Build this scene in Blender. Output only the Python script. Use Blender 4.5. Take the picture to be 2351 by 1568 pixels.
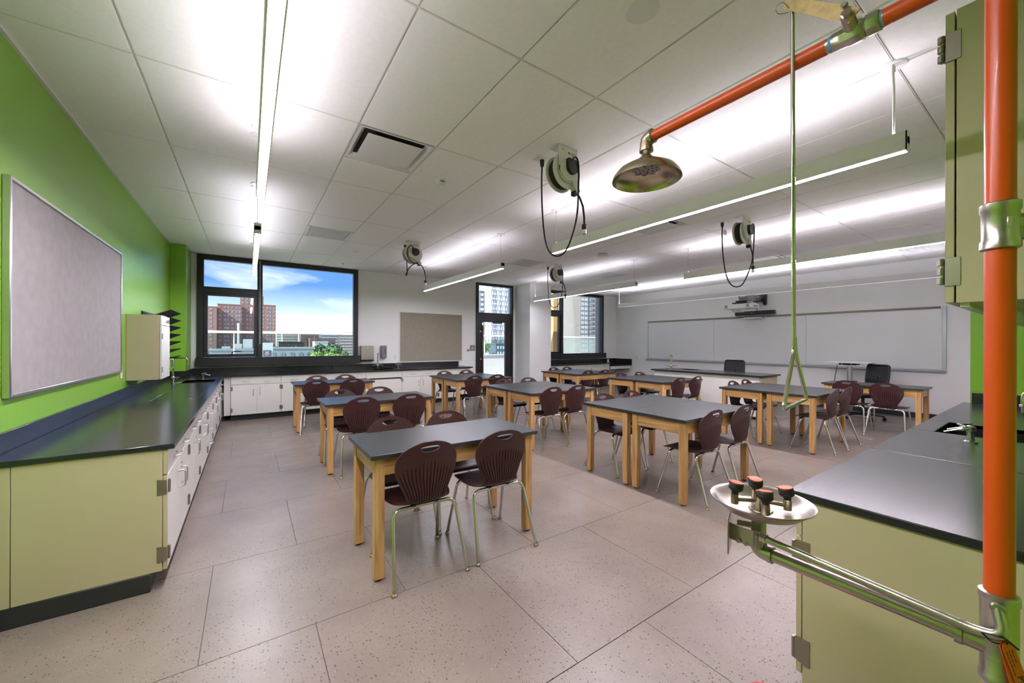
import bpy, bmesh, math, random
from mathutils import Vector, Matrix
random.seed(7)
SC = bpy.context.scene
for o in list(bpy.data.objects): bpy.data.objects.remove(o)
COL = SC.collection
PI = math.pi

# ------------------------------------------------------------------ camera
cd = bpy.data.cameras.new('camera'); cam = bpy.data.objects.new('camera', cd); COL.objects.link(cam)
cd.sensor_width = 36; cd.sensor_fit = 'HORIZONTAL'; cd.lens = 886.8 * 36 / 2351
cd.shift_y = 3.8 / 2351; cd.clip_start = .02; cd.clip_end = 3000
cam.matrix_world = Matrix.Translation((0, 0, 1.415)) @ Matrix.Rotation(-.5986, 4, 'Z') @ Matrix.Rotation(PI/2, 4, 'X') @ Matrix.Rotation(.0028, 4, 'Z')
SC.camera = cam
vs = SC.view_settings
vs.view_transform = 'Standard'; vs.look = 'None'; vs.gamma = 1; vs.use_curve_mapping = False
vs.exposure = 0.72
SKY = 1.35; LAMP = 126.0; SUN = 8.0
SC.cycles.use_denoising = True
SC.cycles.max_bounces = 9; SC.cycles.diffuse_bounces = 7; SC.cycles.glossy_bounces = 3; SC.cycles.use_adaptive_sampling = True; SC.cycles.adaptive_threshold = .03
SC.cycles.transparent_max_bounces = 8; SC.cycles.caustics_reflective = False; SC.cycles.caustics_refractive = False
SC.cycles.sample_clamp_indirect = 6; SC.cycles.use_light_tree = False

# ------------------------------------------------------------------ sky
W = bpy.data.worlds.new('World'); SC.world = W; W.use_nodes = True
nt = W.node_tree; N = nt.nodes; L = nt.links; N.clear()
def nd(tree, t, **k):
    n = tree.nodes.new(t)
    for a, b in k.items():
        if a.startswith('i_'): n.inputs[int(a[2:]) if a[2:].isdigit() else a[2:]].default_value = b
        else: setattr(n, a, b)
    return n
tc = nd(nt, 'ShaderNodeTexCoord'); sep = nd(nt, 'ShaderNodeSeparateXYZ'); L.new(tc.outputs['Generated'], sep.inputs[0])
ramp = nd(nt, 'ShaderNodeValToRGB'); L.new(sep.outputs['Z'], ramp.inputs[0])
e = ramp.color_ramp.elements
e[0].position = 0.0; e[0].color = (1.9, 1.9, 1.9, 1)
e[1].position = .36; e[1].color = (.09, .18, .42, 1)
k = e.new(.03); k.color = (.80, .84, .90, 1)
k = e.new(.075); k.color = (.36, .48, .68, 1)
k = e.new(.13); k.color = (.085, .21, .50, 1)
mp = nd(nt, 'ShaderNodeMapping'); mp.inputs['Scale'].default_value = (2.2, 2.2, 7.0); mp.inputs['Location'].default_value = (.9, 4.1, 2.2); mp.inputs['Rotation'].default_value = (.1, .28, 0)
L.new(tc.outputs['Generated'], mp.inputs[0])
nz = nd(nt, 'ShaderNodeTexNoise'); nz.inputs['Scale'].default_value = 1.6; nz.inputs['Detail'].default_value = 7; nz.inputs['Roughness'].default_value = .55; nz.inputs['Distortion'].default_value = .5
L.new(mp.outputs[0], nz.inputs[0])
cr = nd(nt, 'ShaderNodeValToRGB'); L.new(nz.outputs[0], cr.inputs[0])
cr.color_ramp.elements[0].position = .5; cr.color_ramp.elements[1].position = .8
mx = nd(nt, 'ShaderNodeMixRGB'); L.new(cr.outputs[0], mx.inputs[0]); L.new(ramp.outputs[0], mx.inputs[1]); mx.inputs[2].default_value = (.85, .86, .95, 1)
bg = nd(nt, 'ShaderNodeBackground'); bg.inputs['Strength'].default_value = SKY
L.new(mx.outputs[0], bg.inputs[0]); wo = nd(nt, 'ShaderNodeOutputWorld'); L.new(bg.outputs[0], wo.inputs[0])
sd = bpy.data.lights.new('sun', 'SUN'); sun = bpy.data.objects.new('sun', sd); COL.objects.link(sun)
sd.energy = SUN; sd.angle = .01; sd.color = (1, .95, .87)
sun.rotation_euler = Vector((.78, .2, -.6)).to_track_quat('-Z', 'Y').to_euler()   # shines from the camera side, along the window wall

# ------------------------------------------------------------------ materials
def S(r, g, b):
    f = lambda c: c/12.92 if c <= .04045 else ((c+.055)/1.055)**2.4
    return (f(r/255), f(g/255), f(b/255), 1)
MT = {}
def mat(name, color, rough=.5, metal=0., spec=.5, var=0., vscale=6., bump=0., bscale=200., stretch=(1,1,1), coat=0., rnd=0.):
    m = bpy.data.materials.new(name); m.use_nodes = True; t = m.node_tree; b = t.nodes['Principled BSDF']
    b.inputs['Base Color'].default_value = color; b.inputs['Roughness'].default_value = rough; b.inputs['Metallic'].default_value = metal
    b.inputs['Specular IOR Level'].default_value = spec; b.inputs['Coat Weight'].default_value = coat
    if var or bump or rnd:
        g = nd(t, 'ShaderNodeTexCoord'); mpn = nd(t, 'ShaderNodeMapping'); mpn.inputs['Scale'].default_value = stretch
        t.links.new(g.outputs['Object'], mpn.inputs[0])
    if var:
        n = nd(t, 'ShaderNodeTexNoise'); n.inputs['Scale'].default_value = vscale; n.inputs['Detail'].default_value = 5
        t.links.new(mpn.outputs[0], n.inputs[0])
        r = nd(t, 'ShaderNodeValToRGB'); t.links.new(n.outputs[0], r.inputs[0])
        r.color_ramp.elements[0].position = .3; r.color_ramp.elements[1].position = .7
        r.color_ramp.elements[0].color = tuple(c*(1-var) for c in color[:3]) + (1,)
        r.color_ramp.elements[1].color = tuple(min(1, c*(1+var)) for c in color[:3]) + (1,)
        t.links.new(r.outputs[0], b.inputs['Base Color'])
    if bump:
        n2 = nd(t, 'ShaderNodeTexNoise'); n2.inputs['Scale'].default_value = bscale; n2.inputs['Detail'].default_value = 2
        t.links.new(mpn.outputs[0], n2.inputs[0])
        bm_ = nd(t, 'ShaderNodeBump'); bm_.inputs['Strength'].default_value = bump; bm_.inputs['Distance'].default_value = .002
        t.links.new(n2.outputs[0], bm_.inputs['Height']); t.links.new(bm_.outputs[0], b.inputs['Normal'])
    MT[name] = m; return m
mat('green_paint', S(130, 182, 54), .33, var=.03, vscale=3, bump=.08, bscale=260)
mat('white_paint', S(241, 241, 240), .5, var=.012, vscale=3, bump=.05, bscale=260)
mat('ceiling_tile', S(246, 245, 243), .85, var=.02, vscale=30, bump=.25, bscale=500)
mat('grid_metal', S(225, 224, 220), .4)
mat('plenum', S(40, 38, 36), .9)
mat('grout', S(96, 88, 80), .8)
mat('black_frame', S(26, 27, 29), .42, var=.1, vscale=8)
mat('sill_black', S(24, 25, 26), .45)
mat('reveal', S(205, 208, 214), .5)
mat('resin_black', S(34, 36, 38), .2, spec=.5, var=.12, vscale=90)
mat('table_black', S(42, 45, 46), .34, spec=.55, var=.15, vscale=160, bump=.1, bscale=700)
mat('resin_edge', S(18, 18, 18), .35)
mat('toe_black', S(40, 42, 43), .5)
mat('cabinet_white', S(222, 221, 214), .32, var=.01)
mat('cabinet_warm_shade', S(184, 174, 140), .42, var=.015, bump=.05, bscale=350)  # off-white cabinet finish with warm, dim lighting put into its colour
mat('chair_shell', S(58, 29, 29), .42, spec=.5, var=.06, vscale=40, bump=.12, bscale=420)
mat('chrome', (.64, .63, .61, 1), .10, 1.)
mat('steel', (.44, .41, .36, 1), .3, 1., var=.05, vscale=40)
mat('brushed', (.46, .43, .38, 1), .3, 1., var=.06, vscale=25, stretch=(1, 1, 14))
mat('satin', (.55, .54, .52, 1), .36, 1.); mat('hinge_steel', (.36, .33, .28, 1), .35, 1.)
mat('brass_nickel', (.46, .39, .28, 1), .26, 1., var=.06, vscale=30)
mat('orange_paint', S(198, 74, 6), .36, coat=.1, var=.02)
mat('orange_plastic', S(224, 92, 34), .45)
mat('black_plastic', S(30, 30, 30), .45)
mat('black_rubber', S(22, 22, 22), .6)
mat('blue_tape', S(104, 156, 200), .5)
mat('white_plastic', S(232, 232, 228), .35)
mat('fixture_white', S(226, 226, 224), .38)
mat('reel_white', S(214, 212, 203), .4)
mat('alu', (.62, .62, .63, 1), .3, 1.)
mat('tack_grey', S(158, 153, 152), .9, var=.06, vscale=14, bump=.3, bscale=600)
mat('tack_beige', S(152, 144, 129), .9, var=.05, vscale=14, bump=.3, bscale=600)
mat('whiteboard', S(224, 226, 226), .2, spec=.5)
mat('rail_bronze', S(116, 108, 92), .4)
mat('tray_alu', S(176, 180, 186), .32, .4)
mat('grey_plastic', S(118, 119, 117), .4)
mat('mesh_black', S(44, 45, 48), .6)
mat('red_paint', S(200, 44, 62), .35, coat=.3)
mat('gold', (.75, .55, .2, 1), .3, 1.)
mat('paper', S(226, 222, 212), .6)
mat('ink_blue', S(60, 90, 150), .6); mat('ink', S(28, 28, 30), .6)
mat('aged_steel', S(196, 172, 122), .5, .35, var=.2, vscale=60)
mat('concrete', S(206, 206, 204), .7, var=.05, vscale=3)
mat('terrace_paver', S(214, 213, 210), .6, var=.05, vscale=2)
mat('parapet', S(196, 199, 200), .6)
mat('rail_white', S(236, 234, 226), .4)
mat('tan_panel', S(222, 182, 118), .6)
mat('grey_panel', S(150, 154, 166), .5)
# wood, grain along one axis
def wood(name, stretch):
    m = bpy.data.materials.new(name); m.use_nodes = True; t = m.node_tree; b = t.nodes['Principled BSDF']
    g = nd(t, 'ShaderNodeTexCoord'); oi = nd(t, 'ShaderNodeObjectInfo')
    add = nd(t, 'ShaderNodeVectorMath', operation='ADD'); sc_ = nd(t, 'ShaderNodeVectorMath', operation='SCALE')
    sc_.inputs[3].default_value = 17.; cmb = nd(t, 'ShaderNodeCombineXYZ')
    for i in range(3): t.links.new(oi.outputs['Random'], cmb.inputs[i])
    t.links.new(cmb.outputs[0], sc_.inputs[0]); t.links.new(g.outputs['Object'], add.inputs[0]); t.links.new(sc_.outputs[0], add.inputs[1])
    mpn = nd(t, 'ShaderNodeMapping'); mpn.inputs['Scale'].default_value = stretch; t.links.new(add.outputs[0], mpn.inputs[0])
    n = nd(t, 'ShaderNodeTexNoise'); n.inputs['Scale'].default_value = 3.2; n.inputs['Detail'].default_value = 6; n.inputs['Distortion'].default_value = .6
    t.links.new(mpn.outputs[0], n.inputs[0])
    r = nd(t, 'ShaderNodeValToRGB'); t.links.new(n.outputs[0], r.inputs[0])
    r.color_ramp.elements[0].position = .28; r.color_ramp.elements[0].color = S(158, 112, 62)
    r.color_ramp.elements[1].position = .75; r.color_ramp.elements[1].color = S(210, 174, 122)
    k = r.color_ramp.elements.new(.5); k.color = S(190, 147, 92)
    k = r.color_ramp.elements.new(.24); k.color = S(134, 90, 50)
    hs = nd(t, 'ShaderNodeHueSaturation'); ma = nd(t, 'ShaderNodeMath', operation='MULTIPLY_ADD'); ma.inputs[1].default_value = .2; ma.inputs[2].default_value = .92
    t.links.new(oi.outputs['Random'], ma.inputs[0]); t.links.new(ma.outputs[0], hs.inputs['Value']); t.links.new(r.outputs[0], hs.inputs['Color'])
    t.links.new(hs.outputs[0], b.inputs['Base Color']); b.inputs['Roughness'].default_value = .4
    MT[name] = m
wood('wood_z', (9, 9, .7)); wood('wood_x', (.7, 9, 9)); wood('wood_y', (9, .7, 9))
# floor tile: taupe vinyl with dark and pale flecks
def floor_mat():
    m = bpy.data.materials.new('floor_tile'); m.use_nodes = True; t = m.node_tree; b = t.nodes['Principled BSDF']
    g = nd(t, 'ShaderNodeNewGeometry'); oi = nd(t, 'ShaderNodeObjectInfo')
    n = nd(t, 'ShaderNodeTexNoise'); n.inputs['Scale'].default_value = 2.2; n.inputs['Detail'].default_value = 6
    t.links.new(g.outputs['Position'], n.inputs[0])
    r = nd(t, 'ShaderNodeValToRGB'); t.links.new(n.outputs[0], r.inputs[0])
    r.color_ramp.elements[0].position = .32; r.color_ramp.elements[0].color = S(117, 106, 97)
    r.color_ramp.elements[1].position = .7; r.color_ramp.elements[1].color = S(133, 122, 112)
    hs = nd(t, 'ShaderNodeHueSaturation'); ma = nd(t, 'ShaderNodeMath', operation='MULTIPLY_ADD'); ma.inputs[1].default_value = .06; ma.inputs[2].default_value = .97
    t.links.new(oi.outputs['Random'], ma.inputs[0]); t.links.new(ma.outputs[0], hs.inputs['Value']); t.links.new(r.outputs[0], hs.inputs['Color'])
    prev = hs.outputs[0]
    for scale, thr, colr, nsc, gate in ((62, .24, S(66, 59, 52), 3.0, .35), (115, .24, S(76, 69, 62), 4.5, .34), (80, .17, S(164, 155, 144), 4.0, .41)):
        v = nd(t, 'ShaderNodeTexVoronoi'); v.inputs['Scale'].default_value = scale; v.inputs['Randomness'].default_value = 1
        t.links.new(g.outputs['Position'], v.inputs[0])
        lt = nd(t, 'ShaderNodeMath', operation='LESS_THAN'); t.links.new(v.outputs['Distance'], lt.inputs[0]); lt.inputs[1].default_value = thr
        n3 = nd(t, 'ShaderNodeTexNoise'); n3.inputs['Scale'].default_value = nsc; n3.inputs['Detail'].default_value = 3; t.links.new(g.outputs['Position'], n3.inputs[0])
        sx = nd(t, 'ShaderNodeSeparateColor'); t.links.new(v.outputs['Color'], sx.inputs[0])
        ad = nd(t, 'ShaderNodeMath', operation='MULTIPLY'); t.links.new(sx.outputs[0], ad.inputs[0]); t.links.new(n3.outputs[0], ad.inputs[1])
        gt = nd(t, 'ShaderNodeMath', operation='GREATER_THAN'); t.links.new(ad.outputs[0], gt.inputs[0]); gt.inputs[1].default_value = gate
        mu = nd(t, 'ShaderNodeMath', operation='MULTIPLY'); t.links.new(lt.outputs[0], mu.inputs[0]); t.links.new(gt.outputs[0], mu.inputs[1])
        mm = nd(t, 'ShaderNodeMixRGB'); t.links.new(mu.outputs[0], mm.inputs[0]); t.links.new(prev, mm.inputs[1]); mm.inputs[2].default_value = colr; prev = mm.outputs[0]
    t.links.new(prev, b.inputs['Base Color']); b.inputs['Roughness'].default_value = .33; b.inputs['Specular IOR Level'].default_value = .45
    n4 = nd(t, 'ShaderNodeTexNoise'); n4.inputs['Scale'].default_value = 5; t.links.new(g.outputs['Position'], n4.inputs[0])
    mr = nd(t, 'ShaderNodeMapRange'); t.links.new(n4.outputs[0], mr.inputs[0]); mr.inputs[3].default_value = .26; mr.inputs[4].default_value = .42; t.links.new(mr.outputs[0], b.inputs['Roughness'])
    MT['floor_tile'] = m
floor_mat()
def glass(name, tint, refl=1.0):
    m = bpy.data.materials.new(name); m.use_nodes = True; t = m.node_tree; t.nodes.clear()
    o = nd(t, 'ShaderNodeOutputMaterial'); tr = nd(t, 'ShaderNodeBsdfTransparent'); tr.inputs[0].default_value = tint
    gl = nd(t, 'ShaderNodeBsdfGlossy'); gl.inputs['Roughness'].default_value = .01; fr = nd(t, 'ShaderNodeFresnel'); fr.inputs[0].default_value = 1.45
    ml = nd(t, 'ShaderNodeMath', operation='MULTIPLY'); ml.inputs[1].default_value = .5*refl; t.links.new(fr.outputs[0], ml.inputs[0])
    mi = nd(t, 'ShaderNodeMixShader'); t.links.new(ml.outputs[0], mi.inputs[0]); t.links.new(tr.outputs[0], mi.inputs[1]); t.links.new(gl.outputs[0], mi.inputs[2]); t.links.new(mi.outputs[0], o.inputs[0])
    MT[name] = m
glass('window_glass', (.97, .985, .98, 1)); glass('guard_glass', (.80, .87, .86, 1), .8)
def emit(name, color, strength):
    m = bpy.data.materials.new(name); m.use_nodes = True; t = m.node_tree; t.nodes.clear()
    o = nd(t, 'ShaderNodeOutputMaterial'); em = nd(t, 'ShaderNodeEmission'); em.inputs[0].default_value = color; em.inputs[1].default_value = strength
    t.links.new(em.outputs[0], o.inputs[0]); MT[name] = m
WARM = (1, .905, 1.03, 1)
emit('lamp_down', WARM, LAMP); emit('lamp_up', WARM, LAMP*.17); COOL = (.97, .92, 1.06, 1)
emit('fill_down', COOL, 80.); emit('fill_down_low', COOL, 34.); emit('fill_up', COOL, 13.); emit('fill_faint', COOL, .6); emit('fill_up_wall', COOL, 32.)  # far and whiteboard pendants are unlit fixtures; glow added to fill the room

# ------------------------------------------------------------------ mesh helpers
class MB:
    def __init__(s): s.v = []; s.f = []
    def add(s, v, f, m=None):
        b = len(s.v); s.v += [(m @ Vector(p)) if m else Vector(p) for p in v]; s.f += [tuple(i+b for i in q) for q in f]; return s
    def box(s, x0, x1, y0, y1, z0, z1, c=0., m=None):
        if c <= 0:
            v = [(x, y, z) for z in (z0, z1) for y in (y0, y1) for x in (x0, x1)]
            return s.add(v, [(0,2,3,1),(4,5,7,6),(0,1,5,4),(2,6,7,3),(0,4,6,2),(1,3,7,5)], m)
        v = []; idx = {}
        for ax in range(3):
            for i in (0, 1):
                for j in (0, 1):
                    for k_ in (0, 1):
                        p = [(x0, x1)[i], (y0, y1)[j], (z0, z1)[k_]]
                        for a in range(3):
                            if a != ax: p[a] += c * (1 if (i, j, k_)[a] == 0 else -1)
                        idx[(ax, i, j, k_)] = len(v); v.append(p)
        f = []
        for ax in range(3):
            a, b = [q for q in range(3) if q != ax]
            for sd_ in (0, 1):
                q = []
                for u, w_ in ((0,0),(1,0),(1,1),(0,1)):
                    t = [0, 0, 0]; t[ax] = sd_; t[a] = u; t[b] = w_; q.append(idx[(ax, *t)])
                f.append(tuple(q if (sd_ == 1) ^ (ax == 1) else q[::-1]))
        for ax in range(3):           # edges along ax
            a, b = [q for q in range(3) if q != ax]
            for u in (0, 1):
                for w_ in (0, 1):
                    t0 = [0,0,0]; t0[a] = u; t0[b] = w_; t1 = list(t0); t1[ax] = 1
                    f.append((idx[(a, *t0)], idx[(a, *t1)], idx[(b, *t1)], idx[(b, *t0)]))
        for i in (0, 1):
            for j in (0, 1):
                for k_ in (0, 1): f.append((idx[(0,i,j,k_)], idx[(1,i,j,k_)], idx[(2,i,j,k_)]))
        return s.add(v, f, m)
    def cyl(s, p, q, r, r2=None, n=16, m=None):
        p, q = Vector(p), Vector(q); r2 = r if r2 is None else r2; d = (q-p).normalized()
        a = d.orthogonal().normalized(); b = d.cross(a); v = []
        for c, rr in ((p, r), (q, r2)):
            for i in range(n): t = 2*PI*i/n; v.append(c + (a*math.cos(t) + b*math.sin(t))*rr)
        f = [(i, (i+1) % n, n+(i+1) % n, n+i) for i in range(n)] + [tuple(range(n))[::-1], tuple(range(n, 2*n))]
        return s.add(v, f, m)
    def tube(s, pts, r, n=10, m=None, closed=False, flat=1.0):
        pts = [Vector(p) for p in pts]; K = len(pts); v = []; f = []; prev = None
        for i in range(K):
            if closed: d = pts[(i+1) % K] - pts[i-1]
            else: d = pts[min(i+1, K-1)] - pts[max(i-1, 0)]
            d.normalize()
            if prev is None: a = d.orthogonal().normalized()
            else:
                a = prev - d*prev.dot(d)
                a = a.normalized() if a.length > 1e-6 else d.orthogonal().normalized()
            prev = a; b = d.cross(a); rr = r[i] if isinstance(r, (list, tuple)) else r
            for j in range(n): t = 2*PI*j/n; v.append(pts[i] + a*math.cos(t)*rr + b*math.sin(t)*rr*flat)
        for i in range(K if closed else K-1):
            for j in range(n): f.append((i*n+j, i*n+(j+1) % n, ((i+1) % K)*n+(j+1) % n, ((i+1) % K)*n+j))
        if not closed: f += [tuple(range(n))[::-1], tuple(range((K-1)*n, K*n))]
        return s.add(v, f, m)
    def lathe(s, prof, c=(0,0,0), n=24, axis=(0,0,1), m=None):
        ax = Vector(axis).normalized(); M = Matrix.Translation(c) @ ax.to_track_quat('Z', 'Y').to_matrix().to_4x4(); v = []; f = []
        for r, z in prof:
            for i in range(n): t = 2*PI*i/n; v.append(M @ Vector((r*math.cos(t), r*math.sin(t), z)))
        for k_ in range(len(prof)-1):
            for i in range(n): f.append((k_*n+i, k_*n+(i+1) % n, (k_+1)*n+(i+1) % n, (k_+1)*n+i))
        if prof[0][0] > 1e-5: f.append(tuple(range(n))[::-1])
        if prof[-1][0] > 1e-5: f.append(tuple(range((len(prof)-1)*n, len(prof)*n)))
        return s.add(v, f, m)
    def prism(s, poly, o, u, w, h, m=None):      # 2D outline in plane (u,w) at o, extruded along h
        o, u, w, h = Vector(o), Vector(u), Vector(w), Vector(h); n = len(poly)
        v = [o + u*a + w*b for a, b in poly]; v += [p + h for p in v]
        f = [tuple(range(n))[::-1], tuple(range(n, 2*n))] + [(i, (i+1) % n, n+(i+1) % n, n+i) for i in range(n)]
        return s.add(v, f, m)
ORG = {}
def build(name, mb, material, parent=None, angle=38, kind=None, smooth=True, label=None):
    org = Vector(ORG.get(parent.name, (0,0,0))) if parent else Vector((0,0,0))
    me = bpy.data.meshes.new(name); me.from_pydata([tuple(p-org) for p in mb.v], [], mb.f)
    bm = bmesh.new(); bm.from_mesh(me); bmesh.ops.remove_doubles(bm, verts=bm.verts, dist=1e-6); bmesh.ops.recalc_face_normals(bm, faces=bm.faces); bm.to_mesh(me); bm.free()
    me.materials.append(MT[material] if isinstance(material, str) else material)
    if smooth: me.shade_smooth(); me.set_sharp_from_angle(angle=math.radians(angle))
    o = bpy.data.objects.new(name, me); COL.objects.link(o)
    if parent: o.parent = parent; ORG[o.name] = tuple(org)
    if kind: o['kind'] = kind
    if label: o['label'] = label
    return o
def thing(name, label, cat, loc=(0,0,0), rz=0., group=None, local=False):
    o = bpy.data.objects.new(name, None); COL.objects.link(o); o.empty_display_size = .1
    o.location = loc; o.rotation_euler = (0, 0, rz); o['label'] = label; o['category'] = cat
    if group: o['group'] = group
    ORG[o.name] = (0,0,0) if local else tuple(loc); return o
def solo(name, label, cat, mb, material, group=None, **k):
    xs = [p.x for p in mb.v]; ys = [p.y for p in mb.v]; zs = [p.z for p in mb.v]
    c = Vector(((min(xs)+max(xs))/2, (min(ys)+max(ys))/2, min(zs))); mb.v = [p-c for p in mb.v]
    o = build(name, mb, material, **k); o.location = c; o['label'] = label; o['category'] = cat
    if group: o['group'] = group
    ORG[o.name] = (c.x, c.y, c.z)
    return o
def struct(name, mb, material, **k):
    o = build(name, mb, material, **k); o['kind'] = 'structure'; return o
def dup(root, loc, rz, label):
    r = root.copy(); COL.objects.link(r); r.location = loc; r.rotation_euler = (0, 0, rz); r['label'] = label
    for c in list(root.children):
        d = c.copy(); COL.objects.link(d); d.parent = r
        for g in list(c.children):
            h = g.copy(); COL.objects.link(h); h.parent = d
    return r
def inst(name, src, parent, loc=(0,0,0)):
    o = src.copy(); o.name = name; COL.objects.link(o); o.parent = parent; o.location = loc; return o
def fillet(pts, r, k=5):
    pts = [Vector(p) for p in pts]; out = [pts[0]]
    for i in range(1, len(pts)-1):
        a, b, c = pts[i-1], pts[i], pts[i+1]; u = (a-b); w = (c-b)
        rr = min(r, u.length*.49, w.length*.49); p0 = b+u.normalized()*rr; p1 = b+w.normalized()*rr
        for j in range(k+1):
            t = j/k; out.append(p0*(1-t)**2 + b*2*t*(1-t) + p1*t*t)
    out.append(pts[-1]); return out
def text(name, body, size, material, parent, M, extrude=.0005):
    cu = bpy.data.curves.new(name, 'FONT'); cu.body = body; cu.size = size; cu.align_x = 'CENTER'; cu.align_y = 'CENTER'; cu.extrude = extrude
    t = bpy.data.objects.new(name, cu); COL.objects.link(t)
    me = bpy.data.meshes.new_from_object(t.evaluated_get(bpy.context.evaluated_depsgraph_get())); bpy.data.objects.remove(t)
    mb = MB(); mb.add([v.co for v in me.vertices], [tuple(p.vertices) for p in me.polygons], M); bpy.data.meshes.remove(me)
    return build(name, mb, material, parent, smooth=False)
# ================================================================== room shell
X0, X1, Y0, Y1, CZ = -1.08, 10.65, -1.6, 9.15, 3.052
WT = 9.37          # outer face of the window wall
# floor and its tiles
fl = struct('floor', MB().box(X0, X1, Y0, Y1, -.05, -.005), 'grout', smooth=False)
TX, TY, OXF, OYF, G = .9265, .918, .283, 1.2465, .0016
full = None
for r in range(-4, 10):
    ya, yb = OYF + r*TY, OYF + (r+1)*TY
    off = OXF if r % 2 == 0 else OXF - TX/2
    for c in range(-3, 13):
        xa, xb = off + c*TX, off + (c+1)*TX
        if xb < X0+.03 or xa > X1-.03 or yb < Y0+.03 or ya > Y1-.03: continue
        if yb <= -.1+.02 and xa >= 1.0: continue
        a, b, cc, d = max(xa, X0), min(xb, X1), max(ya, Y0), min(yb, Y1)
        whole = (a, b, cc, d) == (xa, xb, ya, yb)
        if whole and full: inst('floor_tile', full, fl, (xa, ya, 0)); continue
        m = MB().box(G, b-a-G, G, d-cc-G, -.005, 0, .0007)
        o = build('floor_tile', m, 'floor_tile', fl, smooth=False); o.location = (a, cc, 0)
        if whole: full = o
# ceiling, tile by tile, with the diffusers set into the grid
PX, PY, OX, OY = .6125, 1.2112, .0688, 3.0224
ce = struct('ceiling', MB().box(X0, X1, Y0, Y1, CZ+.03, CZ+.2), 'plenum', smooth=False)
DIFF = {(1, 0): 'supply', (7, 0): 'supply', (13, 0): 'slot', (15, -2): 'ret', (1, 2): 'ret', (7, 2): 'ret', (11, 2): 'ret'}
g = .008; tiles = {}
def ctile(a, b, c, d):
    if b-a < .03 or d-c < .03: return
    key = (round(b-a, 4), round(d-c, 4))
    if key in tiles: inst('ceiling_tile', tiles[key], ce, (a, c, CZ)); return
    w, h = b-a, d-c
    m = MB().box(g-.004, w-g+.004, g-.004, h-g+.004, .006, .02)
    m.box(g, w-g, g, h-g, -.004, .006, .0012)
    o = build('ceiling_tile', m, 'ceiling_tile', ce, smooth=False); o.location = (a, c, CZ); tiles[key] = o
cols = [X0] + [OX+PX*i for i in range(-1, 18) if X0+.05 < OX+PX*i < X1-.05] + [X1]
rows = [Y0] + [OY+PY*i for i in range(-3, 6) if Y0+.05 < OY+PY*i < Y1-.05] + [Y1]
for i in range(len(cols)-1):
    for j in range(len(rows)-1):
        ci = round((cols[i]-OX)/PX) if i else -9; rj = round((rows[j]-OY)/PY) if j else -9
        kind = DIFF.get((ci, rj))
        if kind == 'supply': ctile(cols[i], cols[i+1], rows[j]+.6056, rows[j+1])
        elif kind == 'slot': ctile(cols[i], cols[i+1], rows[j]+.6056, rows[j+1])
        elif kind == 'ret' and rj == 2: ctile(cols[i], cols[i+1], rows[j], rows[j]+.6056) if False else ctile(cols[i], cols[i+1], rows[j]+1.2112-.0, rows[j+1])
        elif kind == 'ret': ctile(cols[i], cols[i+1], rows[j], rows[j]+.6056)
        else: ctile(cols[i], cols[i+1], rows[j], rows[j+1])
        if kind == 'ret' and rj == 2: ctile(cols[i], cols[i+1], rows[j], rows[j]+.6056)
        if kind == 'ret' and rj == -2: ctile(cols[i], cols[i+1], rows[j]+1.2112, rows[j+1])
for x in cols[1:-1]:
    m = MB().box(x-.0085, x-.0022, Y0, Y1, CZ-.001, CZ+.012).box(x+.0022, x+.0085, Y0, Y1, CZ-.001, CZ+.012).box(x-.0085, x+.0085, Y0, Y1, CZ+.010, CZ+.014)
    build('grid_bar', m, 'grid_metal', ce, smooth=False)
for y in rows[1:-1]:
    m = MB().box(X0, X1, y-.0085, y-.0022, CZ-.0005, CZ+.012).box(X0, X1, y+.0022, y+.0085, CZ-.0005, CZ+.012).box(X0, X1, y-.0085, y+.0085, CZ+.010, CZ+.014)
    build('grid_bar', m, 'grid_metal', ce, smooth=False)
m = MB().box(X0, X0+.022, Y0, Y1, CZ-.016, CZ-.0045).box(X1-.022, X1, .61, Y1, CZ-.008, CZ-.0045)
build('edge_angle', m, 'grid_metal', ce, smooth=False)
ZT = CZ+.2
# walls
wl = struct('wall_left', MB().box(X0-.2, X0, Y0-.2, WT, -.05, ZT), 'green_paint', smooth=False)
wb = MB()
for a, b, z0, z1 in ((X0, -.785, -.05, ZT), (-.785, 2.03, -.05, .965), (2.03, 5.06, -.05, ZT), (6.25, 7.15, -.05, ZT), (7.15, 9.99, -.05, .93), (9.99, X1+.2, -.05, ZT),
                     (-.785, 2.03, 3.05, ZT), (5.06, 6.25, 3.05, ZT), (7.15, 9.99, 3.05, ZT)): wb.box(a, b, Y1, WT, z0, z1)
wb = struct('wall_back', wb, 'white_paint', smooth=False)
build('pier', MB().box(6.34, 7.09, 8.43, Y1, 0, CZ, .004), 'white_paint', wb, smooth=False, label='white square pier between the glass door and right window')
build('column', MB().box(X0, -.87, 8.43, Y1, 0, CZ, .004), 'green_paint', wb, smooth=False, label='green corner column')
struct('wall_right', MB().box(X1, X1+.2, -.3, Y1, -.05, ZT), 'white_paint', smooth=False)
wf = struct('wall_front', MB().box(1.05, X1, -.3, -.1, -.05, ZT), 'green_paint', smooth=False)
build('entry_side_wall', MB().box(1.05, 1.25, Y0, -.3, -.05, ZT), 'white_paint', wf, smooth=False); build('entry_rear_wall', MB().box(X0, 1.25, Y0-.2, Y0, -.05, ZT), 'white_paint', wf, smooth=False)
d2 = struct('door_2', MB().box(-.72, .32, Y0, Y0+.045, 0, 2.14, .004), 'wood_z'); d2['label'] = 'plain wooden entry door behind the viewer'
build('door_handle', MB().tube(fillet([(.22, Y0+.04, 1.0), (.22, Y0+.09, 1.0), (.10, Y0+.09, 1.0)], .02), .01, 8), 'satin', d2)
build('return_wall', MB().box(6.03, X1, -.1, .612, 0, CZ), 'white_paint', wf, smooth=False)
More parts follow.
